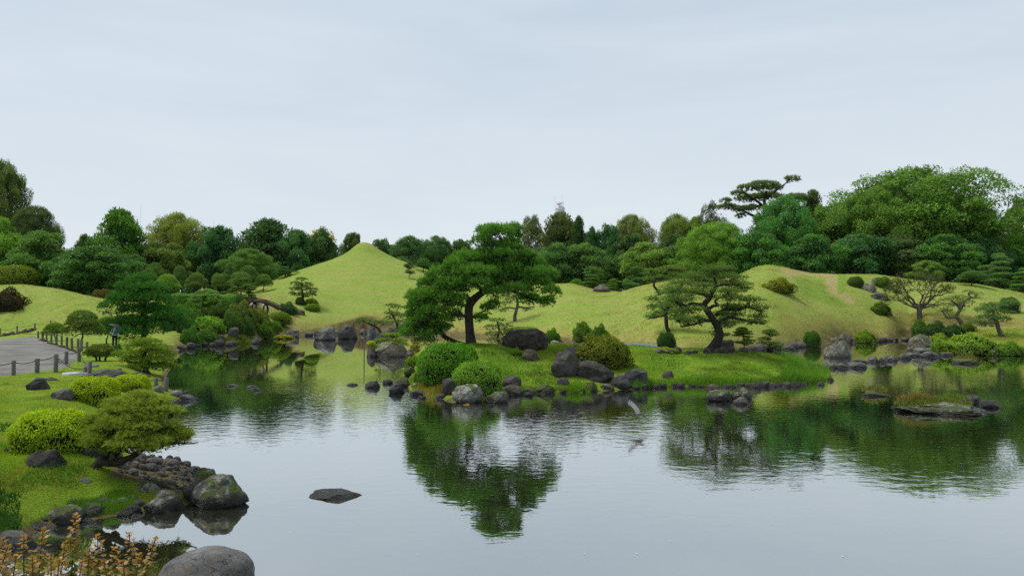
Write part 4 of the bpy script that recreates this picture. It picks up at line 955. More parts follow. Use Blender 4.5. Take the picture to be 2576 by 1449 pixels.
for (st, x0, x1, tp, bs, col, lab) in [
 ('loose', 498, 548, 826, 866, (0.050, 0.115, 0.028), 'leafy bush at the water between the hanging and arching shrubs'),
 ('loose', 556, 612, 786, 838, (0.038, 0.080, 0.024), 'grey-green bush behind the upright slab rock'),
 ('loose', 636, 690, 812, 852, (0.050, 0.110, 0.022), 'bush on the shore below the clipped barrel bush'),
 ('loose', 452, 510, 778, 830, (0.040, 0.100, 0.022), 'leafy bush above the dark hanging shrub of the left water'),
 ('loose', 570, 644, 764, 812, (0.060, 0.092, 0.028), 'olive mounded bush under the square hedge end'),
 ('loose', 614, 680, 780, 826, (0.066, 0.098, 0.030), 'olive mounded bush beside the clipped barrel bush'),
 ('loose', 408, 462, 782, 832, (0.030, 0.080, 0.022), 'dark bush at the right foot of the tiered pine'),
 ('loose', 410, 470, 752, 806, (0.032, 0.085, 0.022), 'dark leafy bush between tiered pine and tall hedge'),
 ('loose', 440, 500, 764, 812, (0.045, 0.110, 0.024), 'leafy bush under the tall hedge, nearest the tiered pine'),
 ('loose', 545, 600, 752, 800, (0.040, 0.100, 0.026), 'leafy bush under the arching maple of the pine garden'),
 ('loose', 284, 308, 868, 894, (0.030, 0.090, 0.030), 'small dark bush beside the person with the umbrella'),
 ('loose', 600, 640, 800, 846, (0.030, 0.070, 0.026), 'dark bush at the water under the olive rounded pine'),
 ('loose', 1284, 1312, 876, 896, (0.075, 0.150, 0.016), 'small green tuft beside the reddish split stone')]:
    shrub(st, x0, x1, tp, bs, col, lab, CG)
shrub('fine', -20, 92, 668, 724, (0.085, 0.130, 0.016), 'pale conical shrub behind the left mound', CG, Y=116)
shrub('fine', 408, 482, 739, 790, (0.060, 0.135, 0.020), 'left block of the tall hedge behind the pine garden', CG, Y=103, name='hedge', cat='hedge')
shrub('fine', 470, 590, 745, 794, (0.050, 0.115, 0.024), 'middle block of the tall hedge behind the pine garden', CG, Y=105, name='hedge', cat='hedge')
shrub('fine', 572, 624, 744, 790, (0.024, 0.072, 0.030), 'square dark end of the tall hedge beside the bridge', CG, Y=103, name='hedge', cat='hedge')
shrub('fine', 230, 292, 728, 742, (0.060, 0.060, 0.022), 'low brownish hedge behind the left mound', CG, Y=112, name='hedge', cat='hedge')
# mushroom-clipped bush by the path corner
c = G(255, 908); s = c[1] / F
root = empty('shrub', tuple(c), 'mushroom-clipped bush on short stems between path and bonsai pine', 'shrub', CG)
for (dx, dz, w, h) in ((0, 16, 30, 26), (-27, 14, 20, 15), (28, 15, 20, 15), (6, 10, 24, 14), (-10, 10, 22, 14)):
    obj('foliage', SHR['fine'][0][0], root, (dx * s, (abs(dx) - 20) * 0.3 * s, dz * s), 0, (w * s, w * s * 0.85, h * s), (0.075, 0.125, 0.010))
mb = MB()
for dx, tx in ((-12, -22), (-4, 0), (10, 24)): tube(mb, smooth_line([(dx * s, 0, -0.1), (dx * s * 1.1, 0, 8 * s), (tx * s, 0, 22 * s)], 4), np.linspace(3.2, 1.6, 9) * s, 6)
mb.build('trunk', BARK_DARK, root, True)

# ------------------------------------------------------------------ pines
HP = (0.042, 0.085, 0.020)
# main dark pine of the island
c = at(1186, 866, 39.0); c[2] = hz(c[0], c[1]); s = c[1] / F
def rel(pts, bx, by, dep=0): return [(x - bx, by - y, d if len(p_) > 3 else dep, r) for p_ in pts for (x, y, r, d) in [(p_[0], p_[1], p_[2], p_[3] if len(p_) > 3 else 0)]]
def relp(pts, bx, by, seed, spread=1.0):
    g = np.random.default_rng(seed); out = []
    for p_ in pts:
        x, y, rx, rz = p_[:4]; dz = p_[4] if len(p_) > 4 else g.uniform(-1, 1) * 45 * spread
        out.append((x - bx, by - y, dz, rx, rx * 0.9, rz))
    return out
BX, BY = 1186, 866
pine('pine_tree', 'pine tree', (c[0], c[1], c[2] - 0.1), s,
    rel([(1190, 872, 19), (1186, 862, 15), (1183, 838, 12), (1180, 805, 11), (1179, 770, 11), (1186, 752, 11), (1204, 736, 9), (1228, 718, 8), (1250, 690, 7), (1264, 655, 6), (1268, 622, 5), (1258, 590, 3)], BX, BY),
    [rel(l, BX, BY) for l in (
        [(1184, 756, 8), (1172, 740, 7), (1150, 740, 6, 10), (1122, 751, 4, 20), (1085, 752, 3, 25)],
        [(1215, 728, 6), (1200, 712, 5), (1174, 703, 5, -15), (1160, 688, 4, -25), (1130, 672, 3, -25)],
        [(1179, 790, 5), (1150, 786, 4, -15), (1110, 790, 3, -30), (1062, 800, 2, -35)],
        [(1235, 712, 6), (1280, 700, 5, -15), (1330, 700, 4, -25), (1378, 705, 2, -25)],
        [(1240, 705, 5), (1290, 725, 4, 15), (1340, 745, 3, 25), (1378, 752, 2, 30)],
        [(1180, 795, 4), (1200, 785, 3, 15), (1222, 772, 2, 20)],
        [(1255, 680, 4), (1215, 665, 3, 20), (1180, 655, 2, 35)],
        [(1266, 640, 4), (1290, 612, 3, 10), (1302, 590, 2, 10)])],
    relp([(1250, 586, 54, 26), (1214, 606, 36, 20), (1296, 588, 24, 18), (1280, 606, 34, 14), (1268, 640, 40, 18), (1300, 622, 24, 12), (1195, 650, 68, 30), (1150, 668, 46, 26), (1238, 645, 54, 28), (1110, 690, 44, 28), (1198, 686, 78, 26, -40), (1278, 680, 54, 32), (1258, 712, 50, 22),
          (1082, 712, 40, 28), (1096, 740, 46, 24, -30), (1060, 762, 44, 28), (1050, 790, 44, 24), (1090, 782, 46, 24, -35), (1036, 808, 30, 18), (1112, 800, 36, 16), (1130, 715, 44, 22, -45),
          (1340, 665, 44, 30), (1374, 690, 36, 30), (1348, 712, 48, 26), (1386, 732, 28, 22), (1332, 746, 38, 16), (1374, 756, 28, 14), (1326, 640, 30, 18), (1310, 705, 44, 26, 30), (1160, 640, 36, 16, 30),
          (1070, 745, 58, 32, -20), (1050, 815, 40, 22, 10), (1100, 822, 40, 18, 15), (1142, 790, 30, 14, 20), (1150, 728, 40, 20, -35), (1226, 574, 40, 20), (1290, 570, 32, 16), (1238, 616, 36, 20, 10), (1276, 620, 32, 16, -15), (1218, 634, 32, 16, -10), (1320, 655, 36, 20, 5), (1150, 712, 48, 24, -50), (1128, 748, 38, 22, -50), (1248, 734, 38, 16, -45), (1300, 726, 48, 20, -40), (1208, 712, 42, 16, -60), (1048, 770, 34, 26, 0), (1030, 832, 30, 16, 5), (1075, 800, 44, 26, -10), (1160, 750, 24, 12, -55), (1345, 690, 44, 26, -30), (1225, 772, 22, 18, 10), (1206, 796, 28, 12, 20), (1243, 760, 20, 14, 15), (1140, 765, 34, 16, 25), (1080, 835, 34, 12)], BX, BY, 3),
    'tall dark pine with thick leaning trunk rising from the island', (0.046, 0.092, 0.020), 'island pines', 5, dens=1.0, k=11, L=7.6, W=1.3, up=0.8, twigs=9, twig_r=0.6, candle=0.6, fat=(0.85, 0.80), shell=(0.55, 1.04))
# low pine that leans from the same foot towards the islet
c = at(1176, 866, 39.3); c[2] = hz(c[0], c[1]); BX, BY = 1176, 868
pine('pine_tree', 'pine tree', (c[0], c[1] + 0.5, c[2] - 0.1), s,
    rel([(1178, 870, 9), (1165, 860, 7.5), (1140, 852, 7), (1118, 840, 6.5), (1106, 826, 5.5), (1098, 812, 4), (1088, 800, 3)], BX, BY),
    [rel(l, BX, BY) for l in ([(1110, 832, 4), (1085, 826, 3, 10), (1050, 832, 2, 20)], [(1102, 818, 3), (1125, 808, 2, 10), (1140, 815, 1.5, 15)], [(1100, 815, 3), (1075, 812, 2, -10), (1040, 812, 1.5, -20)])],
    relp([(1050, 836, 40, 16), (1088, 826, 30, 12), (1030, 818, 34, 16), (1120, 812, 20, 7), (1070, 808, 36, 12), (1065, 852, 34, 14), (1010, 828, 22, 10)], BX, BY, 5, 0.6),
    'low pine leaning sideways from the foot of the tall dark pine', (0.038, 0.080, 0.030), 'island pines', 6, dens=1.0, k=10, L=5.5, W=1.0, twigs=9, twig_r=0.5)
# open cloud pine at the right of the island
c = G(1786, 885); s = c[1] / F; BX, BY = 1786, 886
pine('pine_tree', 'pine tree', (c[0], c[1], c[2] - 0.12), s,
    rel([(1778, 894, 20), (1785, 882, 15), (1799, 862, 12), (1810, 840, 11), (1805, 818, 9.5), (1793, 798, 8.5), (1779, 776, 8), (1773, 762, 7.5), (1783, 749, 7), (1790, 736, 6), (1800, 720, 4.5), (1800, 702, 3.5), (1794, 684, 2.5)], BX, BY),
    [rel(l, BX, BY) for l in (
        [(1774, 764, 6), (1756, 762, 5, -5), (1738, 760, 4.5, -10), (1722, 764, 3, -18), (1690, 756, 2, -25)],
        [(1788, 740, 5), (1768, 735, 4, 10), (1748, 731, 3.5, 15), (1718, 726, 2.5, 18), (1692, 730, 2, 22)],
        [(1780, 776, 5), (1798, 766, 4, 15), (1812, 763, 3.5, 20), (1806, 752, 3, 24), (1830, 740, 2, 30)],
        [(1806, 810, 5), (1822, 798, 4.5, -10), (1836, 794, 4, -15), (1862, 800, 3, -20), (1900, 808, 2, -20)],
        [(1794, 802, 5), (1772, 802, 5, 8), (1764, 806, 4, 10), (1748, 812, 3, 14), (1716, 818, 2, 18)],
        [(1800, 790, 5), (1826, 774, 5, -5), (1858, 774, 4.5, -8), (1878, 768, 3.5, -10), (1912, 780, 2, -12)],
        [(1798, 716, 4), (1826, 712, 3, -10), (1858, 714, 2, -18)],
        [(1798, 708, 3.5), (1772, 702, 3, -12), (1744, 702, 2, -20)])],
    relp([(1800, 676, 46, 13), (1758, 692, 40, 13), (1834, 697, 42, 12), (1720, 710, 40, 13), (1790, 708, 46, 12), (1850, 714, 40, 11), (1690, 728, 36, 14), (1738, 734, 44, 12), (1820, 732, 42, 11), (1872, 724, 24, 8), (1762, 718, 36, 10),
          (1700, 754, 42, 16), (1670, 770, 26, 12), (1738, 778, 34, 12), (1714, 784, 32, 12), (1882, 754, 38, 12), (1906, 774, 30, 13), (1860, 772, 40, 11), (1912, 795, 26, 9), (1926, 809, 16, 7), (1852, 792, 42, 11), (1822, 748, 36, 10), (1832, 768, 30, 8),
          (1728, 808, 32, 10), (1700, 800, 30, 10), (1748, 798, 22, 8), (1836, 810, 28, 8), (1885, 806, 26, 8), (1790, 745, 22, 8), (1815, 785, 22, 7)], BX, BY, 8, 1.3),
    'open grey-green cloud pine with twisted trunk at the island\'s end', (0.058, 0.082, 0.030), 'island pines', 9, dens=0.95, k=8, L=5.2, W=0.85, up=0.75, twigs=15, twig_r=0.62, shell=(0.3, 1.05), wig=0.11, fat=(1.08, 1.25))
# second pine behind it, on the far lawn
c = G(1684, 834); s = c[1] / F; BX, BY = 1684, 834
pine('pine_tree', 'pine tree', (c[0], c[1], c[2] - 0.1), s, rel([(1688, 838, 6.5), (1678, 822, 5), (1676, 800, 5), (1677, 775, 4), (1682, 750, 3)], BX, BY),
    [rel(l, BX, BY) for l in ([(1677, 780, 3), (1655, 768, 2, -10), (1636, 765, 1.5, -10)], [(1677, 775, 3), (1700, 765, 2, 10), (1730, 770, 1.5, 10)], [(1677, 790, 2.5), (1650, 796, 2, 12), (1632, 800, 1.2, 15)])],
    relp([(1680, 738, 36, 14), (1650, 752, 26, 12), (1712, 755, 34, 13), (1640, 772, 22, 14), (1680, 765, 36, 16), (1720, 778, 32, 12), (1660, 788, 30, 14), (1700, 795, 30, 11), (1640, 795, 20, 8)], BX, BY, 12, 0.8),
    'slim pine with bare leaning trunk on the far lawn behind the cloud pine', (0.048, 0.082, 0.034), 'lawn pines', 13, dens=0.75, k=9, L=5.2, W=1.0, twigs=9, twig_r=0.5, shell=(0.3, 1.05))
c = G(1658, 742); s = c[1] / F; BX, BY = 1658, 760
pine('pine_tree', 'pine tree', (c[0], c[1], c[2] - 0.3), s, rel([(1662, 760, 4), (1656, 745, 3.5), (1645, 730, 3), (1650, 712, 2)], BX, BY), [],
    relp([(1650, 695, 34, 10), (1690, 690, 36, 10), (1720, 682, 30, 10), (1640, 715, 24, 10), (1672, 712, 26, 8), (1700, 706, 26, 9)], BX, BY, 14, 0.6),
    'pale spreading pine on the far saddle behind the cloud pine', (0.070, 0.092, 0.032), 'lawn pines', 15, dens=0.7, k=8, L=5, W=1.1, twigs=6, twig_r=0.5)
# pine behind the main one
c = G(1297, 808); s = c[1] / F; BX, BY = 1297, 808
pine('pine_tree', 'pine tree', (c[0], c[1], c[2] - 0.1), s, rel([(1296, 812, 5.5), (1295, 795, 4.5), (1299, 778, 4), (1302, 762, 3.5), (1298, 740, 2.5)], BX, BY),
    [rel(l, BX, BY) for l in ([(1299, 775, 2.5), (1278, 772, 2, 5), (1255, 778, 1.3, 8)], [(1300, 770, 2.5), (1325, 772, 2, -5), (1345, 770, 1.2, -8)])],
    relp([(1270, 762, 26, 9), (1262, 780, 20, 8), (1300, 745, 30, 10), (1330, 760, 26, 8), (1325, 778, 16, 6), (1285, 752, 24, 8)], BX, BY, 16, 0.5),
    'thin grey-trunked pine seen under the tall pine\'s right boughs', (0.070, 0.085, 0.035), 'lawn pines', 17, dens=0.6, k=8, L=5, W=0.9, twigs=10, twig_r=0.4, shell=(0.3, 1.05), bark=BARK_GREY)
# near spreading pine over the water
c = G(236, 1172); s = c[1] / F; BX, BY = 236, 1172
g = np.random.default_rng(9); pads = []
for i in range(40):
    a = g.uniform(0, 6.283); r = math.sqrt(g.random()); X = math.cos(a) * r; D = math.sin(a) * r
    top_ = math.sqrt(max(0.0, 1 - r * r * 0.96)); Z = g.uniform(0.15, 1.0) if r < 0.75 else g.uniform(0.1, 0.6)
    pads.append((348 + X * 104 - BX, BY - (1112 - 118 * top_ * Z), D * 84, 33, 31, 12))
pads += [(x - BX, BY - y, d_, 34, 26, 13) for x, y, d_ in ((262, 1092, 10), (238, 1078, 20), (300, 1118, -30), (345, 1116, 15), (392, 1112, -5), (430, 1098, 10), (250, 1045, -20), (285, 1010, 5), (420, 1030, 10), (350, 990, 0), (322, 1002, -15), (382, 1004, 10), (300, 1022, -30), (400, 1022, -25), (350, 1018, -45), (345, 1050, -60), (390, 1060, -55), (300, 1060, -55))]
pads += [(452 - BX, BY - 1088, 10, 28, 22, 9), (428 - BX, BY - 1062, -15, 32, 26, 12), (250 - BX, BY - 1058, 0, 30, 26, 13), (395 - BX, BY - 1104, -20, 30, 24, 9), (300 - BX, BY - 1105, -25, 26, 22, 8)]
pine('pine_tree', 'pine tree', (c[0], c[1], c[2] - 0.08), s,
    rel([(222, 1186, 17), (238, 1168, 13), (262, 1138, 11), (284, 1112, 10), (310, 1095, 9), (338, 1075, 7.5), (352, 1045, 6), (352, 1010, 4), (350, 990, 2.5)], BX, BY),
    [rel(l, BX, BY) for l in ([(290, 1150, 10), (318, 1142, 8, -30), (352, 1130, 7, -35), (380, 1112, 5, -35), (420, 1104, 3.5, -30), (462, 1100, 2, -25), (490, 1098, 1, -22)],
        [(250, 1150, 9), (290, 1150, 9, -25), (330, 1140, 7, -30), (368, 1118, 5, -20), (390, 1090, 3, -10)],
        [(300, 1100, 7), (275, 1085, 5, 10), (248, 1070, 3, 15)], [(340, 1075, 6), (375, 1065, 5, 15), (415, 1058, 3, 20), (455, 1068, 2, 20)], [(352, 1045, 5), (318, 1030, 4, -10), (290, 1025, 2.5, -15)], [(352, 1040, 5), (385, 1022, 4, -20), (412, 1020, 2.5, -25)],
        [(330, 1080, 5), (350, 1098, 4, 20), (400, 1100, 3, 30), (445, 1112, 2, 35), (484, 1108, 1, 30)])], pads,
    'low spreading olive pine leaning over the water by the pebble spit', (0.104, 0.116, 0.026), 'pines of the near bank', 10, dens=1.0, k=8, L=9.5, W=1.25, up=0.9, twigs=22, twig_r=1.3, shell=(0.2, 1.05), wig=0.12, lowtint=0.3, fat=(1.1, 1.25))
# flat bonsai pine at the water
c = G(368, 938); s = c[1] / F; BX, BY = 368, 940
pine('pine_tree', 'pine tree', (c[0], c[1], c[2] - 0.05), s, rel([(372, 944, 9), (366, 930, 7), (372, 915, 6), (362, 898, 5), (370, 875, 3.5), (372, 862, 2)], BX, BY),
    [rel(l, BX, BY) for l in ([(367, 925, 4), (335, 915, 3, 10), (312, 908, 1.6, 12)], [(368, 920, 4), (400, 912, 3, -10), (430, 905, 1.6, -10)])],
    relp([(370, 862, 38, 9), (345, 874, 36, 9), (398, 876, 34, 9), (330, 890, 32, 9), (372, 888, 40, 10), (412, 892, 30, 9), (318, 906, 22, 8), (350, 906, 34, 9), (395, 908, 36, 9), (428, 908, 22, 8), (365, 922, 34, 9), (405, 924, 32, 8), (338, 922, 24, 8), (425, 925, 20, 7)], BX, BY, 18, 0.6),
    'flat layered bonsai pine on the water\'s edge beside the mushroom bush', (0.078, 0.105, 0.018), 'pines of the near bank', 19, dens=0.95, k=9, L=6, W=1.0, twigs=5, twig_r=0.5, fat=(1.12, 1.35))
# dark tiered pine of the pine garden
c = G(362, 868); s = c[1] / F; BX, BY = 362, 868
pine('pine_tree', 'pine tree', (c[0], c[1], c[2] - 0.1), s, rel([(366, 874, 9), (360, 850, 7), (364, 825, 6), (358, 790, 5), (364, 750, 4), (362, 715, 2.5), (362, 700, 1.5)], BX, BY),
    [rel(l, BX, BY) for l in ([(360, 820, 4), (410, 810, 3, -10), (450, 805, 1.8, -12)], [(360, 800, 4), (320, 800, 3, 10), (292, 790, 1.8, 12)])],
    relp([(362, 706, 32, 14), (342, 722, 44, 13), (386, 726, 42, 12), (308, 746, 32, 13), (352, 750, 62, 14), (400, 752, 40, 12), (298, 772, 28, 12), (346, 782, 58, 14), (402, 786, 50, 13), (330, 812, 48, 15), (376, 816, 50, 14), (432, 798, 36, 14), (312, 830, 34, 15), (418, 822, 26, 10), (345, 838, 40, 14), (450, 812, 26, 10)], BX, BY, 20, 0.9),
    'broad dark tiered pine between the path and the pine garden', (0.026, 0.070, 0.018), 'garden pines', 21, dens=0.95, k=9, L=5.5, W=1.2, twigs=5, twig_r=0.5, candle=0.25, fat=(1.25, 1.6))
# leaning cloud pine and its neighbour on the right bank
c = G(2520, 846); s = c[1] / F; BX, BY = 2520, 846
pine('pine_tree', 'pine tree', (c[0], c[1], c[2] - 0.08), s, rel([(2526, 850, 7), (2517, 838, 5.5), (2511, 820, 5), (2508, 806, 4.5), (2498, 797, 4), (2500, 784, 3), (2498, 765, 2)], BX, BY), [],
    relp([(2500, 768, 34, 10), (2535, 762, 24, 10), (2470, 778, 28, 10), (2520, 785, 36, 10), (2485, 800, 34, 11), (2535, 802, 26, 8), (2500, 815, 22, 7), (2470, 812, 22, 8)], BX, BY, 22, 0.5),
    'leaning cloud pine on the right bank lawn', (0.055, 0.088, 0.040), 'right bank pines', 23, dens=0.95, k=9, L=5, W=1.0, twigs=5, twig_r=0.5, bark=BARK_GREY)
c = G(2482, 832); s = c[1] / F; BX, BY = 2482, 832; g0 = c
pine('pine_tree', 'pine tree', (c[0], c[1] + 3, c[2] - 0.3), s, rel([(2490, 838, 7), (2478, 822, 6), (2466, 800, 5), (2457, 788, 4.5), (2470, 768, 3.5), (2480, 748, 3), (2500, 738, 2.5)], BX, BY),
    [rel(l, BX, BY) for l in ([(2458, 790, 3), (2436, 792, 2.4, 5), (2428, 778, 2, 8), (2422, 772, 1.5, 8)], [(2468, 770, 3), (2456, 754, 2.4, 0), (2446, 748, 1.6, 0)], [(2480, 748, 2.6), (2495, 740, 2.4, 0), (2490, 728, 2, 0), (2500, 722, 1.5, 0)])],
    relp([(2424, 770, 12, 6), (2445, 744, 24, 9), (2440, 762, 16, 6), (2470, 738, 24, 6), (2492, 724, 16, 6), (2516, 730, 18, 5), (2520, 740, 14, 4), (2478, 752, 22, 7), (2450, 790, 20, 6)], BX, BY, 24, 0.4),
    'crooked open pine with bare zigzag limbs on the right bank', (0.075, 0.095, 0.038), 'right bank pines', 25, dens=0.85, k=8, L=4.2, W=0.8, twigs=5, twig_r=0.5, bark=BARK_GREY)
# fan-shaped tree with bare limbs
c = G(2314, 806); s = c[1] / F; BX, BY = 2314, 808
g = np.random.default_rng(31); root = empty('fan_tree', (c[0], c[1], c[2] - 0.1), 'bare fan-shaped tree with many spreading limbs above the inlet', 'tree', None)
tm, bm, nm = MB(), MB(), MB()
tube(tm, np.array([(0, 0, -6), (0, 0, 8), (-1, 0, 28), (0, 0, 34)]) * s, np.array([8, 6.5, 6, 5.5]) * s, 8)
ends = []
def limb(a, d, L, r, lev):
    p = wiggle(a, a + d * L, g, 0.07, 4); tube(bm, p, np.linspace(r, r * 0.62, len(p)), 5 if lev < 2 else 3, cap=False)
    if lev >= 6: ends.append(p[-1]); return
    n = 2 if (lev < 1 or g.random() < 0.72) else 3
    if lev > 2: ends.append(p[-1])
    for i in range(n):
        q = nrm(d + g.normal(size=3) * np.array([0.52, 0.52, 0.28]) + np.array([0, 0, -0.02 + 0.02 * lev])); limb(p[-1], q, L * g.uniform(0.66, 0.86), max(r * 0.62, 0.006), lev + 1)
for (dx, dz, L, r) in ((-0.45, 1.0, 26, 4.2), (0.75, 0.75, 27, 4.4), (-1.0, 0.45, 26, 3.0), (1.1, 0.35, 28, 3.2), (0.1, 1.0, 26, 3.2), (-0.8, 0.8, 28, 3.4), (0.45, 1.0, 28, 3.4)):
    limb(np.array([dx * 4, 0, 32]) * s, nrm(np.array([dx, g.uniform(-0.5, 0.5), dz])), L * s, r * s, 0)
ends = np.array(ends); tufts(nm, ends, 7, 4.6 * s, 0.85 * s, 0.6, g.random(len(ends)) * 0.7, g)
tm.build('trunk', BARK_GREY, root, True); bm.build('branches', BARK_GREY, root, True); o = nm.build('foliage', NEEDLE, root); o.color = (0.125, 0.160, 0.055, 1)
# wooden prop under the islet pine, its foot in the water
pb = P0(916, 893); mb = MB(); tube(mb, [(0, 0, -0.6), (0, 0, 2.1)], [0.045, 0.04], 7); tag(mb.build('prop_pole', WOOD_POST, None, True, (pb[0], pb[1], 0)), 'thin wooden prop pole standing in water before the islet', 'pole')
# branchy dwarf pines of the islet
def small_pine(bx, by, trunk, pads, label, col, group, seed, Y=None, **kw):
    c = G(bx, by); Y = c[1] if Y is None else Y; c = at(bx, by, Y); s = Y / F
    return pine('pine_tree', 'pine tree', (c[0], Y, max(c[2], 0.0) - 0.05), s, rel(trunk, bx, by), [], relp(pads, bx, by, seed, 0.4), label, col, group, seed, **{**dict(dens=0.9, k=8, L=4.6, W=1.0, twigs=6, twig_r=0.5), **kw})
YI = P0(980, 898)[1] + 1.5
small_pine(990, 866, [(992, 872, 4), (986, 860, 3.5), (992, 848, 2.5), (988, 840, 1.6)], [(985, 844, 34, 8), (965, 856, 26, 8), (1006, 856, 24, 8), (990, 864, 34, 8), (960, 868, 18, 6), (1012, 868, 18, 6)], 'yellow-green dwarf pine growing on the flat tan islet rock', (0.090, 0.110, 0.022), 'islet pines', 41, YI + 1)
small_pine(950, 830, [(958, 834, 4), (948, 822, 3), (930, 814, 2.4), (912, 806, 1.6)], [(915, 804, 24, 7), (942, 810, 24, 7), (895, 808, 12, 4), (965, 812, 22, 8)], 'dwarf pine reaching left over the water from the black islet rock', (0.060, 0.080, 0.030), 'islet pines', 42, YI + 4)
small_pine(1000, 826, [(1004, 832, 4), (998, 812, 3.2), (990, 796, 2.5), (978, 776, 1.6)], [(985, 768, 20, 5), (1005, 772, 16, 6), (990, 788, 22, 7), (1010, 795, 26, 9), (975, 800, 16, 6), (1000, 812, 28, 9)], 'upright thin dwarf pine at the top of the islet', (0.060, 0.078, 0.032), 'islet pines', 43, YI + 6)
small_pine(762, 768, [(763, 771, 4), (762, 755, 3.2), (760, 735, 2.5), (758, 712, 1.5)], [(757, 703, 16, 6), (744, 714, 18, 6), (770, 716, 18, 6), (738, 727, 16, 6), (760, 725, 20, 6), (782, 728, 16, 6), (748, 740, 18, 6), (775, 742, 20, 6), (790, 735, 10, 5), (733, 738, 9, 5)], 'lone small pine on the lawn beside the stacked cushions', (0.066, 0.090, 0.036), 'lawn pines', 45, dens=1.3)
small_pine(1255, 862, [(1258, 866, 4), (1252, 848, 3.2), (1256, 830, 2.5), (1250, 806, 1.5)], [(1252, 806, 24, 8), (1238, 822, 22, 8), (1268, 820, 24, 8), (1240, 840, 26, 8), (1272, 836, 24, 7), (1298, 828, 14, 7), (1250, 855, 28, 8), (1305, 842, 16, 6)], 'low grey-green pine right of the tall pine\'s trunk', (0.062, 0.082, 0.034), 'far lawn shore pines', 44, 52)
for i, (x0, x1, tp, bs, col, lab) in enumerate([
    (1838, 1906, 822, 884, (0.066, 0.082, 0.020), 'low olive pine at the shore beside the dark pyramid rock'),
    (1905, 1968, 828, 882, (0.062, 0.078, 0.022), 'second low olive pine along the far lawn shore'),
    (1780, 1846, 796, 868, (0.060, 0.076, 0.026), 'thin low pine showing through the cloud pine\'s lower limbs')]):
    niwaki('open', x0, x1, tp, bs, col, lab, None, 'far lawn shore pines')
niwaki('dome', 150, 262, 780, 882, (0.062, 0.078, 0.024), 'olive spreading pine behind the row of path posts', 56, 'pines of the near bank')
niwaki('dome', 232, 306, 797, 872, (0.046, 0.066, 0.022), 'darker olive pine between path posts and the tiered pine', 62, 'pines of the near bank')
niwaki('dome', 104, 172, 812, 848, (0.060, 0.085, 0.016), 'low yellowish pine mound behind the first path posts', 68, 'pines of the near bank')
GP = 'clipped pines of the pine garden'
for (st, x0, x1, tp, bs, col, lab, Y) in [
    ('dome', 384, 456, 690, 748, (0.085, 0.125, 0.028), 'light green rounded pine behind the dark tiered pine', 112),
    ('dome', 345, 402, 674, 722, (0.060, 0.082, 0.030), 'small olive pine at the far edge, above the tiered pine top', 124),
    ('dome', 428, 474, 668, 724, (0.055, 0.078, 0.030), 'olive pine in the far row, first beyond the light green pine', 122),
    ('dome', 464, 524, 686, 740, (0.066, 0.082, 0.030), 'olive dome pine with visible stem in the far row', 120),
    ('dome', 522, 574, 690, 732, (0.068, 0.086, 0.030), 'rounded olive pine right of the stemmed dome pine', 122),
    ('layered', 556, 604, 664, 724, (0.055, 0.085, 0.034), 'upright tiered pine rising behind the olive domes', 127),
    ('dome', 566, 644, 684, 738, (0.068, 0.088, 0.030), 'widest olive dome pine of the far row', 124),
    ('dome', 596, 654, 668, 716, (0.055, 0.080, 0.034), 'dull green pine behind the widest olive dome', 130),
    ('dome', 636, 690, 690, 738, (0.064, 0.090, 0.028), 'smaller green dome pine at the foot of the cone hill', 127),
    ('layered', 688, 748, 671, 716, (0.050, 0.082, 0.036), 'tiered dark pine against the slope of the cone hill', 139),
    ('open', 596, 652, 714, 760, (0.062, 0.084, 0.034), 'open small pine standing over the bridge\'s left end', 106),
    ('layered', 562, 604, 716, 750, (0.070, 0.092, 0.036), 'little flat-topped pine left of the open small pine', 112),
    ('open', 1012, 1048, 660, 704, (0.060, 0.078, 0.034), 'tiny pine on the right shoulder of the cone hill', 137),
    ('dome', 1040, 1090, 650, 706, (0.046, 0.080, 0.034), 'small dark pine just right of the tiny shoulder pine', 146),
    ('layered', 1455, 1528, 676, 730, (0.060, 0.092, 0.030), 'tiered pine standing by the brown rock of the saddle', 126),
    ('layered', 1552, 1642, 674, 736, (0.050, 0.082, 0.034), 'wide tiered pine at the saddle\'s far side', 128),
    ('layered', 1516, 1572, 702, 738, (0.070, 0.100, 0.028), 'low yellow-green tiered pine in the saddle', 124),
    ('dome', 1626, 1690, 690, 728, (0.050, 0.080, 0.034), 'rounded dark pine beyond the wide tiered pine', 126),
    ('dome', 1430, 1470, 702, 722, (0.070, 0.115, 0.028), 'bright bush-like pine at the saddle\'s left rim', 130),
    ('dome', 2408, 2486, 681, 724, (0.052, 0.080, 0.036), 'low spreading pine on the right ridge', 104),
    ('layered', 2462, 2562, 640, 716, (0.066, 0.096, 0.038), 'tall layered pine on the right ridge', 112),
    ('layered', 2540, 2612, 676, 726, (0.066, 0.105, 0.030), 'bright layered pine cut by the picture\'s right edge', 108)]:
    niwaki(st, x0, x1, tp, bs, col, lab, Y, GP)

# ------------------------------------------------------------------ trees behind the lawns
TG = 'trees behind the lawns'
Bm, Pf, La, Co, Ai = BROAD, PUFFY, LAYER, CONE, AIRY
def T(m, px, top, bot, hw, Y, col, lab, name='broadleaf_tree', cat='tree', tr=0.35, bark=BARK_DARK):
    return tree(name, cat, m, px, top, bot, hw, Y, (col[0] * 2.0, col[1] * 1.98, col[2] * 1.5 + 0.018), lab, TG, tr, bark=bark)
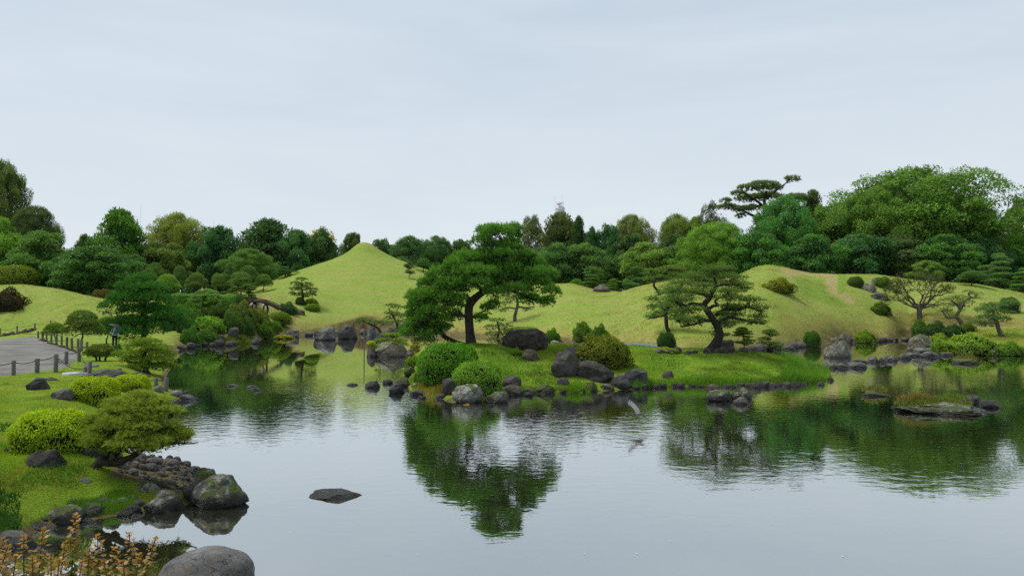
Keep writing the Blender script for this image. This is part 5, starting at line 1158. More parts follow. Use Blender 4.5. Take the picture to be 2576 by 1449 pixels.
# left group
T(GIANT[0], 0, 398, 640, 76, 150, (0.050, 0.085, 0.024), 'tallest loose-crowned tree cut by the left picture edge', tr=0.6)
T(GIANT[1], 88, 515, 690, 58, 146, (0.038, 0.066, 0.028), 'loose dark tree stepping down from the tallest left tree', tr=0.4)
T(La[0], 2, 548, 730, 64, 128, (0.066, 0.140, 0.022), 'fresh green layered tree at the left edge in front of the tallest', tr=0.35)
T(La[1], 104, 582, 735, 78, 126, (0.048, 0.105, 0.026), 'layered green tree behind the crest of the left mound', tr=0.35)
T(La[2], 238, 616, 732, 86, 118, (0.034, 0.088, 0.022), 'wide dark layered tree with thick black trunk behind the left mound', tr=0.65)
T(Co[0], 302, 524, 706, 82, 140, (0.038, 0.096, 0.022), 'big dark conical evergreen with two spiky tips', 'conifer_tree', 'conifer', 0.5)
T(Co[1], 213, 588, 720, 40, 150, (0.040, 0.085, 0.036), 'small conical evergreen left of the big conical one', 'conifer_tree', 'conifer', 0.3)
T(GIANT[0], 445, 533, 715, 84, 158, (0.105, 0.140, 0.030), 'yellow-green billowing camphor tree right of the big conical evergreen', tr=0.6)
T(Bm[1], 412, 610, 730, 66, 142, (0.060, 0.100, 0.026), 'mid-green tree in front of the billowing camphor', tr=0.35)
T(Bm[2], 552, 570, 720, 62, 154, (0.026, 0.078, 0.038), 'blue-green round tree right of the billowing camphor', tr=0.4)
T(Co[2], 672, 552, 730, 104, 162, (0.026, 0.060, 0.036), 'dark broad pine with ragged spiky top between round trees', 'conifer_tree', 'conifer', 0.5)
T(Bm[3], 742, 580, 725, 62, 158, (0.030, 0.080, 0.034), 'dark green tree right of the ragged pine', tr=0.4)
T(Bm[0], 808, 576, 725, 52, 162, (0.030, 0.072, 0.030), 'dark tree crowned with cream blossom left of the cone hill', tr=0.4)
T(GIANT[1], 628, 625, 725, 66, 140, (0.055, 0.112, 0.030), 'rounded mid-green tree standing before the ragged pine', tr=0.4)
T(Bm[2], 888, 586, 690, 32, 176, (0.045, 0.080, 0.030), 'small round tree peeping left of the cone hill summit', tr=0.3)
T(Bm[0], 962, 602, 700, 36, 182, (0.034, 0.080, 0.030), 'first tree right of the cone hill summit', tr=0.3)
T(GIANT[0], 1030, 592, 705, 62, 180, (0.032, 0.080, 0.030), 'largest crown of the wood on the cone hill\'s right slope', tr=0.4)
T(GIANT[1], 1100, 592, 705, 54, 180, (0.036, 0.085, 0.032), 'rounded crown right of the largest one behind the cone hill', tr=0.4)
T(Bm[2], 1160, 604, 705, 40, 182, (0.036, 0.085, 0.032), 'last crown before the tall island pine', tr=0.4)
T(La[1], 1008, 646, 706, 34, 166, (0.034, 0.090, 0.036), 'low dark crown right under the wood of the cone hill', tr=0.3)
T(La[2], 60, 640, 742, 60, 122, (0.040, 0.100, 0.024), 'low spreading green tree above the pale conical shrub', tr=0.3)
T(La[0], 172, 640, 735, 56, 122, (0.034, 0.090, 0.024), 'low tree shading the two visitors in white', tr=0.3)
T(La[0], 340, 640, 735, 46, 132, (0.034, 0.082, 0.024), 'dark low tree under the big conical evergreen', tr=0.25)
# middle group
T(Ai[0], 1338, 548, 700, 44, 172, (0.050, 0.070, 0.034), 'thin sparse tree showing behind the tall island pine\'s top', tr=0.3)
T(Co[2], 1412, 536, 706, 84, 166, (0.040, 0.062, 0.036), 'grey-green broad conifer below the antenna tower', 'conifer_tree', 'conifer', 0.4)
T(Co[0], 1456, 542, 690, 26, 160, (0.030, 0.066, 0.032), 'slim dark cedar right of the antenna tower', 'conifer_tree', 'conifer', 0.3)
T(Co[1], 1488, 568, 695, 30, 158, (0.026, 0.070, 0.036), 'smaller pointed cedar right of the slim one', 'conifer_tree', 'conifer', 0.3)
T(Bm[0], 1528, 566, 700, 40, 158, (0.030, 0.085, 0.036), 'dark round tree between cedar and yellow-green camphor', tr=0.35)
T(GIANT[1], 1590, 538, 690, 56, 168, (0.085, 0.120, 0.032), 'yellow-green domed camphor in the middle wood', tr=0.5)
T(Bm[2], 1590, 590, 705, 56, 156, (0.040, 0.085, 0.036), 'shadowy tree below the yellow-green domed camphor', tr=0.35)
T(GIANT[0], 1702, 536, 690, 58, 170, (0.080, 0.125, 0.030), 'second domed camphor of the middle wood', tr=0.5)
T(Bm[3], 1760, 546, 700, 44, 166, (0.070, 0.115, 0.030), 'bright crown joined to the second domed camphor', tr=0.4)
T(Co[2], 1700, 590, 705, 66, 154, (0.034, 0.062, 0.040), 'dull dark conifer below the second domed camphor', 'conifer_tree', 'conifer', 0.35)
T(Ai[1], 1800, 512, 660, 34, 150, (0.040, 0.062, 0.034), 'bare-tipped thin pine left of the umbrella-shaped pine', 'pine_tree', 'pine tree', tr=0.25)
T(La[0], 1400, 612, 724, 64, 140, (0.040, 0.098, 0.036), 'dark layered tree right behind the island pine', tr=0.35)
T(La[1], 1466, 612, 724, 60, 140, (0.052, 0.105, 0.038), 'layered grey-green tree, second behind the saddle', tr=0.35)
T(La[2], 1540, 640, 724, 48, 142, (0.036, 0.090, 0.038), 'dark layered tree, third behind the saddle', tr=0.35)
T(La[0], 1618, 610, 722, 66, 138, (0.078, 0.140, 0.034), 'fresh green layered tree behind the saddle', tr=0.35)
T(La[2], 1690, 616, 724, 56, 136, (0.056, 0.115, 0.034), 'green layered tree right of the fresh green one', tr=0.35)
# right group
T(La[1], 452, 738, 800, 46, 99, (0.050, 0.120, 0.026), 'leafy green tree at the left end of the tall hedge', 'maple_tree', 'tree', tr=0.15)
T(GIANT[1], 1806, 556, 712, 88, 126, (0.072, 0.155, 0.024), 'bright green spreading tree left of the wooded hilltop', tr=0.45)
T(Co[2], 2046, 480, 640, 40, 138, (0.040, 0.066, 0.036), 'ragged dark pine crown between the umbrella-shaped pine and the giant camphor', 'conifer_tree', 'conifer', 0.3)
T(GIANT[1], 1972, 490, 705, 96, 132, (0.034, 0.110, 0.030), 'dark green maple-like tree under the umbrella-shaped pine', tr=0.5)
T(La[2], 1900, 580, 712, 66, 122, (0.036, 0.105, 0.026), 'green tree directly behind the grassy mound top', tr=0.35)
T(La[0], 2040, 590, 712, 72, 122, (0.034, 0.098, 0.028), 'green tree above the pale turf strip', tr=0.35)
T(Bm[0], 2080, 520, 704, 74, 134, (0.060, 0.120, 0.026), 'mid-green tree between dark maple-like tree and giant camphor', tr=0.4)
T(GIANT[0], 2300, 420, 660, 225, 140, (0.052, 0.112, 0.020), 'giant broad camphor tree dominating the right skyline', tr=0.9)
T(GIANT[1], 2200, 470, 690, 120, 134, (0.056, 0.115, 0.020), 'left shoulder crown of the giant camphor', tr=0.5)
T(GIANT[0], 2420, 500, 692, 116, 134, (0.044, 0.102, 0.020), 'right shoulder crown of the giant camphor', tr=0.5)
T(Bm[3], 2170, 590, 700, 90, 124, (0.026, 0.076, 0.034), 'deep green tree below the giant camphor, above the clipped balls', tr=0.4)
T(La[1], 2260, 592, 700, 76, 126, (0.040, 0.074, 0.034), 'brownish-green tree in the shade of the giant camphor', tr=0.35)
T(La[0], 2380, 590, 704, 80, 124, (0.036, 0.100, 0.026), 'green tree right under the giant camphor', tr=0.35)
T(Bm[2], 2470, 600, 712, 60, 128, (0.024, 0.068, 0.036), 'dark tree behind the tall layered pine', tr=0.35)
T(Pf[1], 2578, 496, 640, 52, 140, (0.060, 0.120, 0.030), 'pale round crown at the right picture edge', tr=0.4)
T(La[2], 2580, 590, 720, 46, 130, (0.040, 0.105, 0.026), 'green tree at the right edge below the pale round crown', tr=0.35)
T(Bm[3], 2330, 656, 704, 38, 112, (0.062, 0.112, 0.032), 'small light maple behind the grey ridge rocks', 'maple_tree', 'tree', tr=0.15)
T(La[0], 522, 727, 782, 54, 101, (0.062, 0.135, 0.024), 'leafy maple arching over the hedge of the pine garden', 'maple_tree', 'tree', tr=0.2)
for i, (px, top, hw) in enumerate([(-60, 560, 90), (180, 640, 60), (380, 650, 60), (500, 640, 50), (600, 650, 60), (700, 650, 60), (780, 660, 50), (1230, 640, 60), (1300, 640, 70), (1360, 640, 60), (1440, 655, 60), (1520, 655, 60), (1640, 650, 70), (1740, 640, 70), (1850, 600, 80), (1960, 600, 80), (2100, 590, 80), (2230, 580, 90), (2350, 570, 90), (2480, 600, 80), (2620, 580, 90)]):
    T(Bm[i % 4], px, top, 790, hw, 184 if 430 < px < 1200 else 172, (0.022, 0.060, 0.032), 'dark tree filling the far edge of the wood')

# the far wood behind all of them reads as one mass
g = np.random.default_rng(12); mb = MB(); n = 26000; u = g.uniform(-420, 3050, n); Yw = g.uniform(186, 200, n)
topr = np.interp(u, [-420, 150, 400, 800, 905, 930, 1200, 1500, 1800, 2100, 2600, 3050], [600, 640, 650, 650, 668, 668, 640, 640, 620, 600, 600, 560]) + 22 * n2(u, u * 0 + 3, 38.0) + 10 * n2(u, u * 0 + 9, 14.0)
zt = CAMZ + (780 - topr) * Yw / F; z = zt * np.sqrt(g.random(n)); P = np.stack([(u - 1288) / F * Yw, Yw, z], 1)
nn = nrm(g.normal(size=(n, 3)) * 0.5 + [0, -0.7, 0.6]); cards(mb, P, nrm(np.cross(nn, rdir(n, g))), nn, g.uniform(0.7, 1.7, n), g.uniform(0.5, 1.2, n), np.clip(0.3 + 0.5 * n2(P[:, 0], P[:, 2] * 1.5, 4.0) + 0.3 * g.random(n), 0, 1))
o = mb.build('far_woodland', LEAF); o.color = (0.055, 0.135, 0.07, 1); tag(o, kind='stuff')
# cream blossom on the dark tree left of the cone hill
bt = [o for o in C.objects if o.get('label', '').startswith('dark tree crowned with cream')][0]
g = np.random.default_rng(4); mb = MB(); n = 420; a = g.random(n) * 6.283; w = 52 * 162 / F; r = np.sqrt(g.random(n)) * 0.75
hh = (725 - 576) * 162 / F; z = hh * (0.30 + 0.70 * np.sqrt(1 - np.clip(r, 0, 0.98) ** 2)) + g.normal(size=n) * 0.35
zb = CAMZ + (780 - 725) * 162 / F - bt.location[2]
p = np.stack([r * np.cos(a) * w, r * np.sin(a) * w, z + zb + 0.2], 1); m = n2(p[:, 0] + 5, p[:, 2] * 1.5 + p[:, 1], 1.6) > -0.08; p = p[m]
cards(mb, p, rdir(len(p), g), rdir(len(p), g) + [0, 0, 1.5], 0.55, 0.40, g.random(len(p)))
o = mb.build('blossom', LEAF, bt); o.color = (0.42, 0.38, 0.20, 1)

# umbrella-shaped pine on the right skyline, branches bare below
Y = 140; s = Y / F; BX, BY = 1972, 690; c = at(BX, BY, Y)
pine('pine_tree', 'pine tree', (c[0], Y, c[2]), s, rel([(1975, 790, 9), (1972, 680, 8), (1962, 600, 7), (1945, 545, 6), (1925, 510, 4), (1930, 480, 3)], BX, BY - 0),
    [rel(l, BX, BY) for l in ([(1950, 555, 5), (1910, 548, 4), (1870, 530, 2.5), (1835, 515, 1.5)], [(1940, 535, 4), (1905, 505, 3), (1860, 478, 1.6)], [(1945, 540, 4), (1990, 515, 3), (2030, 500, 1.8)], [(1930, 500, 3), (1960, 475, 2), (1990, 452, 1.2)])],
    relp([(1955, 466, 34, 8), (1915, 470, 36, 9), (1985, 455, 18, 7), (1875, 478, 26, 8), (1895, 495, 34, 9), (1850, 492, 18, 7), (1945, 490, 36, 9), (1840, 518, 26, 7), (1870, 528, 26, 7), (1826, 506, 14, 6), (2020, 490, 26, 8), (2050, 500, 18, 7), (2000, 505, 26, 8), (1905, 520, 20, 7), (1862, 545, 14, 5), (2070, 478, 12, 7)], BX, BY, 51, 1.2),
    'umbrella-shaped pine standing above the right wood against the sky', (0.070, 0.088, 0.056), 'skyline pines', 52, dens=0.9, k=8, L=7.5, W=1.9, twigs=6, twig_r=0.55, fat=(1.08, 1.15))

# ------------------------------------------------------------------ rope fences
def fence(posts, label, group, rope_off=0.08, ropes=True, w=0.085):
    """posts: (x, top row, base row, [depth]); the posts and the rope spans are parts of one fence"""
    pts = []
    for p_ in posts:
        x, tp, bs = p_[:3]; c = G(x, bs); 
        if len(p_) > 3: c = at(x, bs, p_[3]); c[2] = hz(c[0], c[1])
        h = max((bs - tp) * c[1] / F, 0.3); pts.append((c[0], c[1], c[2], h))
    root = empty('rope_fence', tuple(pts[0][:3]), label, 'fence', group); o0 = np.array(pts[0][:3])
    for (x, y, z, h) in pts:
        mb = MB(); q = np.array([x, y, z]) - o0; th = 8; k = rng.uniform(0.9, 1.1)
        tube(mb, [(0, 0, -0.25), (0, 0, h * 0.985), (0, 0, h)], [w * k, w * k, w * k * 0.9], 10); mb.build('post', WOOD_POST, root, False, tuple(q)).rotation_euler = (rng.normal() * 0.015, rng.normal() * 0.015, rng.random() * 3)
    if ropes:
        for a, b in zip(pts[:-1], pts[1:]):
            A = np.array(a[:3]) - o0 + [0, 0, a[3] - rope_off]; B = np.array(b[:3]) - o0 + [0, 0, b[3] - rope_off]; t = np.linspace(0, 1, 13)[:, None]; L = np.linalg.norm(B - A)
            p = A * (1 - t) + B * t; p[:, 2] -= 4 * 0.07 * L * (t * (1 - t))[:, 0] * (1 if L < 6 else 0.4)
            mb = MB(); tube(mb, p, 0.018, 6); mb.build('rope', ROPE, root, True)
    return root
FG = 'rope fences along the gravel path'
fence([(-60, 912, 950), (34, 907, 944), (93, 902, 938), (140, 891, 936), (214, 924, 944), (301, 926, 946), (392, 950, 976), (418, 950, 985)], 'front rope fence crossing the near lawn to the water', FG)
fence([(140, 892, 937), (167, 884, 917), (199, 875, 910), (225, 910, 947)], 'short rope fence turning round the path corner', FG)
fence([(96, 833, 852), (107, 834, 857), (117, 835, 860), (129, 837, 864), (142, 840, 868), (155, 845, 870), (168, 848, 873), (181, 850, 877), (196, 852, 880), (205, 855, 884), (219, 860, 883)], 'close row of wooden posts along the right side of the path', FG, ropes=False)
fence([(-50, 823, 838), (0, 826, 840), (43, 820, 835), (87, 813, 832), (127, 806, 817), (195, 797, 808), (259, 782, 792), (281, 786, 797)], 'rope fence at the foot of the left mound', FG)
fence([(760, 752, 766, 100), (748, 752, 766, 101), (731, 752, 766, 102), (700, 751, 765, 104), (676, 750, 762, 106), (650, 749, 758, 108)], 'thin rope fence on the lawn behind the bridge', FG, w=0.07)
# path kerb of dark stones
stone_row([(98, 855), (130, 867), (165, 878), (196, 890)], 14, (7, 12), 'small dark kerb stone along the gravel path', 'kerb stones of the gravel path', (0.05, 0.046, 0.042), ROCK_D, 'block', 21, 1, 0.5)
stone_row([(-20, 848), (30, 843), (70, 836), (92, 832)], 10, (10, 18), 'dark retaining stone under the left mound', 'retaining stones of the left mound', (0.055, 0.048, 0.042), ROCK_D, 'block', 22, 1, 0.5)
# flat stone steps near the fence corner
for i, (x0, x1, tp, bs, lab) in enumerate([(150, 196, 937, 944, 'wide pale stone step at the path corner'), (188, 262, 936, 946, 'long low grey slab step beside the fence corner'), (254, 306, 942, 947, 'thin pale slab below the long grey step'), (204, 240, 917, 924, 'small blue-grey flat slab bench by the path posts')]):
    c = G((x0 + x1) / 2, bs); s = c[1] / F; mb = MB(); w = (x1 - x0) * s; g = np.random.default_rng(i); n = 9
    th = np.linspace(0, 6.283, n, endpoint=False); r = 1 + g.normal(size=n) * 0.08
    e = np.stack([np.cos(th) * w / 2 * r, np.sin(th) * w * 0.42 * r], 1); hgt = max((bs - tp) * s * 0.8, 0.08)
    V = np.concatenate([np.c_[e, np.full(n, -0.1)], np.c_[e, np.full(n, hgt * 0.85)], np.c_[e * 0.93, np.full(n, hgt)], [[0, 0, hgt]]])
    a = np.arange(n); b = (a + 1) % n
    mb.add(V, np.concatenate([np.stack([a, b, n + b, n + a], 1), np.stack([n + a, n + b, 2 * n + b, 2 * n + a], 1)])); mb.add(V, np.stack([2 * n + a, 2 * n + b, np.full(n, 3 * n)], 1))
    tag(mb.build('stone_slab', SLABM if 'pale' in lab else simple('slab_grey%d' % i, (0.16, 0.165, 0.175), 0.7, 6, 0.25, 0.3, 0.3), None, False, (c[0], c[1] + w * 0.35, c[2])), lab, 'stone slab', 'stone slabs at the path corner')
# pale footbridge of two stone beams over the hidden channel
A = at(1562, 862, 47.5); B = at(1704, 886, 57.5); root = empty('stone_footbridge', tuple(A), 'pale two-beam stone footbridge half hidden behind the russet shrub', 'footbridge')
dv = B - A; nrmv = nrm(np.array([[-dv[1], dv[0], 0]]))[0]
for k_ in (-0.42, 0.42):
    mb = MB(); p = [nrmv * k_ + dv * t + np.array([0, 0, 0.18 * math.sin(t * math.pi)]) for t in np.linspace(0, 1, 9)]
    P_ = np.array(p); W_ = nrmv * 0.27; U_ = np.array([0, 0, 0.16])
    R4 = np.stack([P_ - W_ - U_, P_ + W_ - U_, P_ + W_, P_ - W_], 1).reshape(-1, 3); i_ = np.arange(8)[:, None] * 4; j_ = np.arange(4)[None]
    mb.add(R4, np.stack([i_ + j_, i_ + (j_ + 1) % 4, i_ + 4 + (j_ + 1) % 4, i_ + 4 + j_], -1).reshape(-1, 4)); mb.add(R4, [[0, 3, 2, 1], [32, 33, 34, 35]]); mb.build('beam', SLABM, root)

# ------------------------------------------------------------------ arched wooden bridge
YB = 98.0; s = YB / F; c = at(660, 782, YB); root = empty('wooden_bridge', tuple(c), 'arched dark wooden footbridge on posts at the end of the hedge', 'bridge')
xs = np.linspace(-44, 46, 31) * s
def arch(x): return (26 - 0.0058 * (x / s + 14) ** 2) * s
for y_ in (-0.75, 0.75):
    mb = MB(); p = np.stack([xs, np.full(31, y_), arch(xs) - 0.12], 1)
    R4 = np.stack([p + [0, -.09, -.16], p + [0, .09, -.16], p + [0, .09, .08], p + [0, -.09, .08]], 1).reshape(-1, 3); i_ = np.arange(30)[:, None] * 4; j_ = np.arange(4)[None]
    mb.add(R4, np.stack([i_ + j_, i_ + (j_ + 1) % 4, i_ + 4 + (j_ + 1) % 4, i_ + 4 + j_], -1).reshape(-1, 4)); mb.build('beam', WOOD_DARK, root)
    mb = MB(); p2 = p + [0, 0, 0.30]; R4 = np.stack([p2 + [0, -.06, -.05], p2 + [0, .06, -.05], p2 + [0, .06, .05], p2 + [0, -.06, .05]], 1).reshape(-1, 3)
    mb.add(R4, np.stack([i_ + j_, i_ + (j_ + 1) % 4, i_ + 4 + (j_ + 1) % 4, i_ + 4 + j_], -1).reshape(-1, 4)); mb.build('edge_rail', WOOD_DARK, root)
pm_ = MB(); box(pm_, 0, 0, 0, 0.135, 1.7, 0.06); pme = pm_.mesh('plank', WOOD_DARK); N = 30
for i in range(N):
    x = -43 * s + (88 * s) * (i + 0.5) / N; o = obj('plank', pme, root, (x, 0, arch(x) + 0.02 + rng.normal() * 0.006)); o.rotation_euler = (0, math.atan2(arch(x - .1) - arch(x + .1), 0.2), 0)
pm_ = MB(); tube(pm_, [(0, 0, -1.6), (0, 0, 0)], 0.11, 10); pme = pm_.mesh('post', WOOD_DARK, True); cm_ = MB(); tube(cm_, [(0, 0.02, 0), (0, -0.05, 0)], 0.15, 12); cme = cm_.mesh('beam_end', WHITE)
bm_ = MB(); tube(bm_, [(0, -1.0, 0), (0, 1.0, 0)], 0.13, 10); bme = bm_.mesh('crossbeam', WOOD_DARK)
for x in (-20.5 * s, 8 * s):
    z = arch(x) - 0.42; obj('crossbeam', bme, root, (x, 0, z)); obj('beam_end', cme, root, (x, -1.0, z))
    for y_ in (-0.7, 0.7): obj('post', pme, root, (x, y_, z))

# ------------------------------------------------------------------ people
SKIN = simple('skin', (0.45, 0.28, 0.20), 0.6); HAIR = simple('hair', (0.012, 0.010, 0.010), 0.5)
def skin_mesh(name, joints, edges, root_i, mat, parent, sub=1):
    me = bpy.data.meshes.new(name); me.from_pydata([j[:3] for j in joints], edges, []); o = obj(name, me, parent)
    m = o.modifiers.new('Skin', 'SKIN'); m.use_smooth_shade = True
    for v, j in zip(me.skin_vertices[0].data, joints): v.radius = (j[3], j[4] if len(j) > 4 else j[3])
    me.skin_vertices[0].data[root_i].use_root = True
    sm = o.modifiers.new('Subdivision', 'SUBSURF'); sm.levels = sub; sm.render_levels = sub; me.materials.append(mat); return o
def person(loc, h, rz, label, shirt, pants, arm=None, group=None):
    """h height in metres, front towards -y, arm: right hand target"""
    k = h / 1.70; root = empty('person', loc, label, 'person', group, rz)
    hand_r = arm or (-0.27, -0.08, 0.80); el_r = (-0.27, 0.02, 1.08) if arm is None else (-0.27, -0.12, 1.10)
    J = [(0, 0, .95, .13, .10), (0, 0, 1.12, .125, .10), (0, 0, 1.32, .15, .105), (0, 0, 1.45, .065), (0, -.01, 1.53, .06), (0, -.02, 1.60, .085, .095), (0, -.015, 1.67, .07, .08),
         (-.10, 0, .88, .085), (-.105, -.01, .50, .058), (-.11, .01, .09, .042), (-.115, -.12, .035, .036), (.10, 0, .88, .085), (.105, .01, .50, .058), (.11, .03, .09, .042), (.115, -.10, .035, .036),
         (-.18, 0, 1.38, .058), (*el_r, .042), (*hand_r, .030), (.18, 0, 1.38, .058), (.26, .02, 1.10, .042), (.16, -.20, 1.02, .030)]
    J = [tuple(np.array(j) * k) for j in J]
    E = [(0, 1), (1, 2), (2, 3), (3, 4), (4, 5), (5, 6), (0, 7), (7, 8), (8, 9), (9, 10), (0, 11), (11, 12), (12, 13), (13, 14), (2, 15), (15, 16), (16, 17), (2, 18), (18, 19), (19, 20)]
    b = skin_mesh('body', J, E, 0, SKIN, root, 2)
    def part(name, idx, ed, grow, mat, r0):
        q = [tuple(J[i][:3]) + tuple(x + grow for x in J[i][3:]) for i in idx]; mp = {a: n for n, a in enumerate(idx)}
        skin_mesh(name, q, [(mp[a], mp[b]) for a, b in ed], mp[r0], mat, b, 2)
    part('shirt', [0, 1, 2, 15, 16, 18, 19], [(0, 1), (1, 2), (2, 15), (15, 16), (2, 18), (18, 19)], 0.016, simple('shirt_cloth', shirt, 0.85), 2)
    part('trousers', [0, 7, 8, 9, 11, 12, 13], [(0, 7), (7, 8), (8, 9), (0, 11), (11, 12), (12, 13)], 0.020, simple('trouser_cloth', pants, 0.9), 0)
    hm = MB(); V, Fc = ICO2; q = V * np.array([.098, .112, .11]); keep = Fc[((V[Fc][:, :, 2] > 0.25) | ((V[Fc][:, :, 1] > 0.15) & (V[Fc][:, :, 2] > -0.5))).all(1)]
    hm.add((q + [0, -.008, 1.635]) * k, keep); hm.build('hair', HAIR, b, True)
    fm = MB()
    for x in (-0.03, 0.03): fm.add((V * 0.010 + [x, -.108, 1.63]) * k, Fc)
    fm.build('eyes', HAIR, b, True)
    nm_ = MB(); nm_.add((V * [.012, .018, .022] + [0, -.118, 1.60]) * k, Fc); nm_.build('nose', SKIN, b, True)
    hn = MB()
    for hp in (J[17], J[20]):
        hp = np.array(hp[:3]); hn.add(V * np.array([.035, .045, .05]) * k + hp, Fc)
        for f in range(4): tube(hn, [hp + np.array([(f - 1.5) * .016, -.03, -.01]) * k, hp + np.array([(f - 1.5) * .017, -.075, -.02]) * k, hp + np.array([(f - 1.5) * .016, -.085, -.055]) * k], np.array([.010, .009, .007]) * k, 5)
        tube(hn, [hp + np.array([.03, -.01, 0]) * k, hp + np.array([.05, -.05, .01]) * k], np.array([.011, .008]) * k, 5)
    hn.build('hands', SKIN, b, True)
    return root
YP = 55.0; c = at(288, 895, YP); z0 = hz(c[0], YP); PR = 0.6
person((c[0], YP, z0), 1.62, PR, 'person in teal shirt and black trousers walking under a dark umbrella', (0.02, 0.16, 0.20), (0.012, 0.012, 0.014), (-0.16, -0.20, 1.12))
# umbrella: pole in the hand, dark canopy tilted to the back
UM = simple('umbrella_cloth', (0.018, 0.019, 0.030), 0.6)
hr = Vector((-0.16, -0.20, 1.12)) * (1.62 / 1.70); hr.rotate(__import__('mathutils').Euler((0, 0, PR)))
root = empty('umbrella', (c[0] + hr.x, YP + hr.y, z0 + hr.z), 'open dark navy umbrella held over the person in teal', 'umbrella'); root.rotation_euler = (-0.1, 0.36, 0.0)
mb = MB(); tube(mb, [(0, 0, -0.12), (0, 0, 0.68), (0, 0, 0.76)], [0.012, 0.010, 0.004], 6); mb.build('pole', METAL, root)
mb = MB(); nr_, ns = 6, 16; rr = np.linspace(0.01, 0.52, nr_); V = []
for r in rr:
    th = np.arange(ns) * 2 * math.pi / ns; q = 1 - 0.06 * (np.arange(ns) % 2) * (r / 0.52); V.append(np.stack([r * q * np.cos(th), r * q * np.sin(th), 0.70 - 0.62 * r * r + 0 * th], 1))
V = np.concatenate(V); a = np.arange(nr_ - 1)[:, None] * ns; b = np.arange(ns)[None]; mb.add(V, np.stack([a + b, a + (b + 1) % ns, a + ns + (b + 1) % ns, a + ns + b], -1).reshape(-1, 4)); mb.build('canopy', UM, root, False)
rb = MB()
tube(rb, [(0, 0, 0.66), (0.26, 0, 0.63), (0.51, 0, 0.535)], 0.005, 4); rme = rb.mesh('rib', METAL)
for i in range(8): obj('rib', rme, root, (0, 0, 0), i * math.pi / 4)
for i, (px, py, lab) in enumerate([(153, 742, 'visitor in white shirt standing behind the left mound, left of a pair'), (163, 743, 'visitor in white shirt bending beside another behind the left mound'), (509, 738, 'white-clad visitor beyond the hedge, left of a pair'), (519, 738, 'white-clad visitor beyond the hedge, right of a pair')]):
    Yq = 119 if i < 2 else 116; c = at(px, py, Yq); person((c[0], Yq, hz(c[0], Yq)), 1.66, 2.6 + i, lab, (0.75, 0.75, 0.74), (0.05, 0.05, 0.06), None, 'visitors in white')

# ------------------------------------------------------------------ flying heron, koi
YH = 22.6; c = at(1606, 1041, YH); root = empty('heron', tuple(c), 'small grey heron flying low over the pond', 'bird', None, 0.0); s = YH / F
FEA = simple('grey_feathers', (0.21, 0.205, 0.22), 0.8, 30, 0.2); FED = simple('dark_cap', (0.03, 0.05, 0.06), 0.5); FEB = simple('brown_breast', (0.14, 0.10, 0.10), 0.8)
b = skin_mesh('body', [(-.20, -.02, -.005, .010), (-.155, -.02, 0, .024), (-.12, -.01, .0, .026), (-.08, 0, .0, .038), (0, 0, -.005, .052, .046), (.08, 0, -.012, .042), (.15, .0, -.04, .018), (.19, 0, -.065, .012)], [(i, i + 1) for i in range(7)], 4, FEB, root, 2)
mb = MB(); tube(mb, [(-.17, -.02, .0), (-.215, -.021, -.004), (-.265, -.022, -.008)], [.012, .007, .001], 6); mb.build('beak', FED, b)
mb = MB(); V, Fc = ICO2; mb.add(V * [.05, .03, .02] + [-.13, -.015, .016], Fc[(V[Fc][:, :, 2] > -0.2).all(1)]); mb.add(V * [.09, .045, .02] + [0, 0, .032], Fc[(V[Fc][:, :, 2] > -0.2).all(1)]); mb.build('dark_cap', FED, b, True)
mb = MB(); mb.add(V * 0.006 + [-.152, -.042, .008], Fc); mb.build('eye', HAIR, b, True)
def wing(side, lift, back):
    mb = MB(); span = 0.33; n = 10
    for i in range(13):
        t = i / 12; y0 = side * span * (0.06 + 0.70 * t); x0 = -0.05 + back * t * t; z0 = lift * (t * 0.70 + 0.06) * span
        L = 0.12 + 0.03 * t; fan = (t ** 2) * 0.9; d = np.array([math.cos(fan) * L, side * math.sin(fan) * L * 1.2, lift * math.sin(fan) * L * 1.2 - 0.02 + back * 0.1])
        a0 = np.array([x0, y0, z0 + 0.01 + 0.0015 * i]); w = np.array([0, side * 0.030, lift * 0.030])
        q = np.array([a0 - w, a0 + w, a0 + d * 0.85 + w * 0.8, a0 + d, a0 + d * 0.85 - w * 0.8]); mb.add(q, [[0, 1, 2, 3], [0, 3, 4, 4]][:1]); mb.add(q, [[0, 3, 4]])
    p = np.array([(-0.05 + back * t * t, side * span * (0.03 + 0.75 * t), lift * span * (t * 0.73 + 0.03) + 0.012) for t in np.linspace(0, 1, 8)]); tube(mb, p, np.linspace(0.024, 0.008, 8), 6)
    o = mb.build('wing', FEA, b); return o
wing(1, 1.0, -0.22); wing(-1, 0.15, 0.10)
mb = MB(); 
for i in range(5): cards(mb, np.array([[.20, (i - 2) * .012, -.05]]), np.array([[1, (i - 2) * .12, -.35]]), np.array([[0, 0, 1.0]]), .11, .03, 0.5)
mb.build('tail', FEA, b); mb = MB()
for y_ in (-.012, .012): tube(mb, [(.12, y_, -.04), (.2, y_, -.10), (.27, y_, -.13)], [.006, .004, .003], 4)
mb.build('legs', FED, b)
c = P0(1176, 1018); KO = simple('koi_orange', (0.30, 0.15, 0.03), 0.35, 8, 0.3); root = empty('koi', (c[0], c[1], -0.035), 'orange koi at the surface before the lichen boulder', 'fish')
skin_mesh('body', [(-.26, 0, 0, .01), (-.20, 0, .0, .035, .03), (-.08, 0, .01, .052, .05), (.06, 0.01, .008, .045, .042), (.18, 0.02, 0, .018)], [(0, 1), (1, 2), (2, 3), (3, 4)], 2, KO, root, 2)
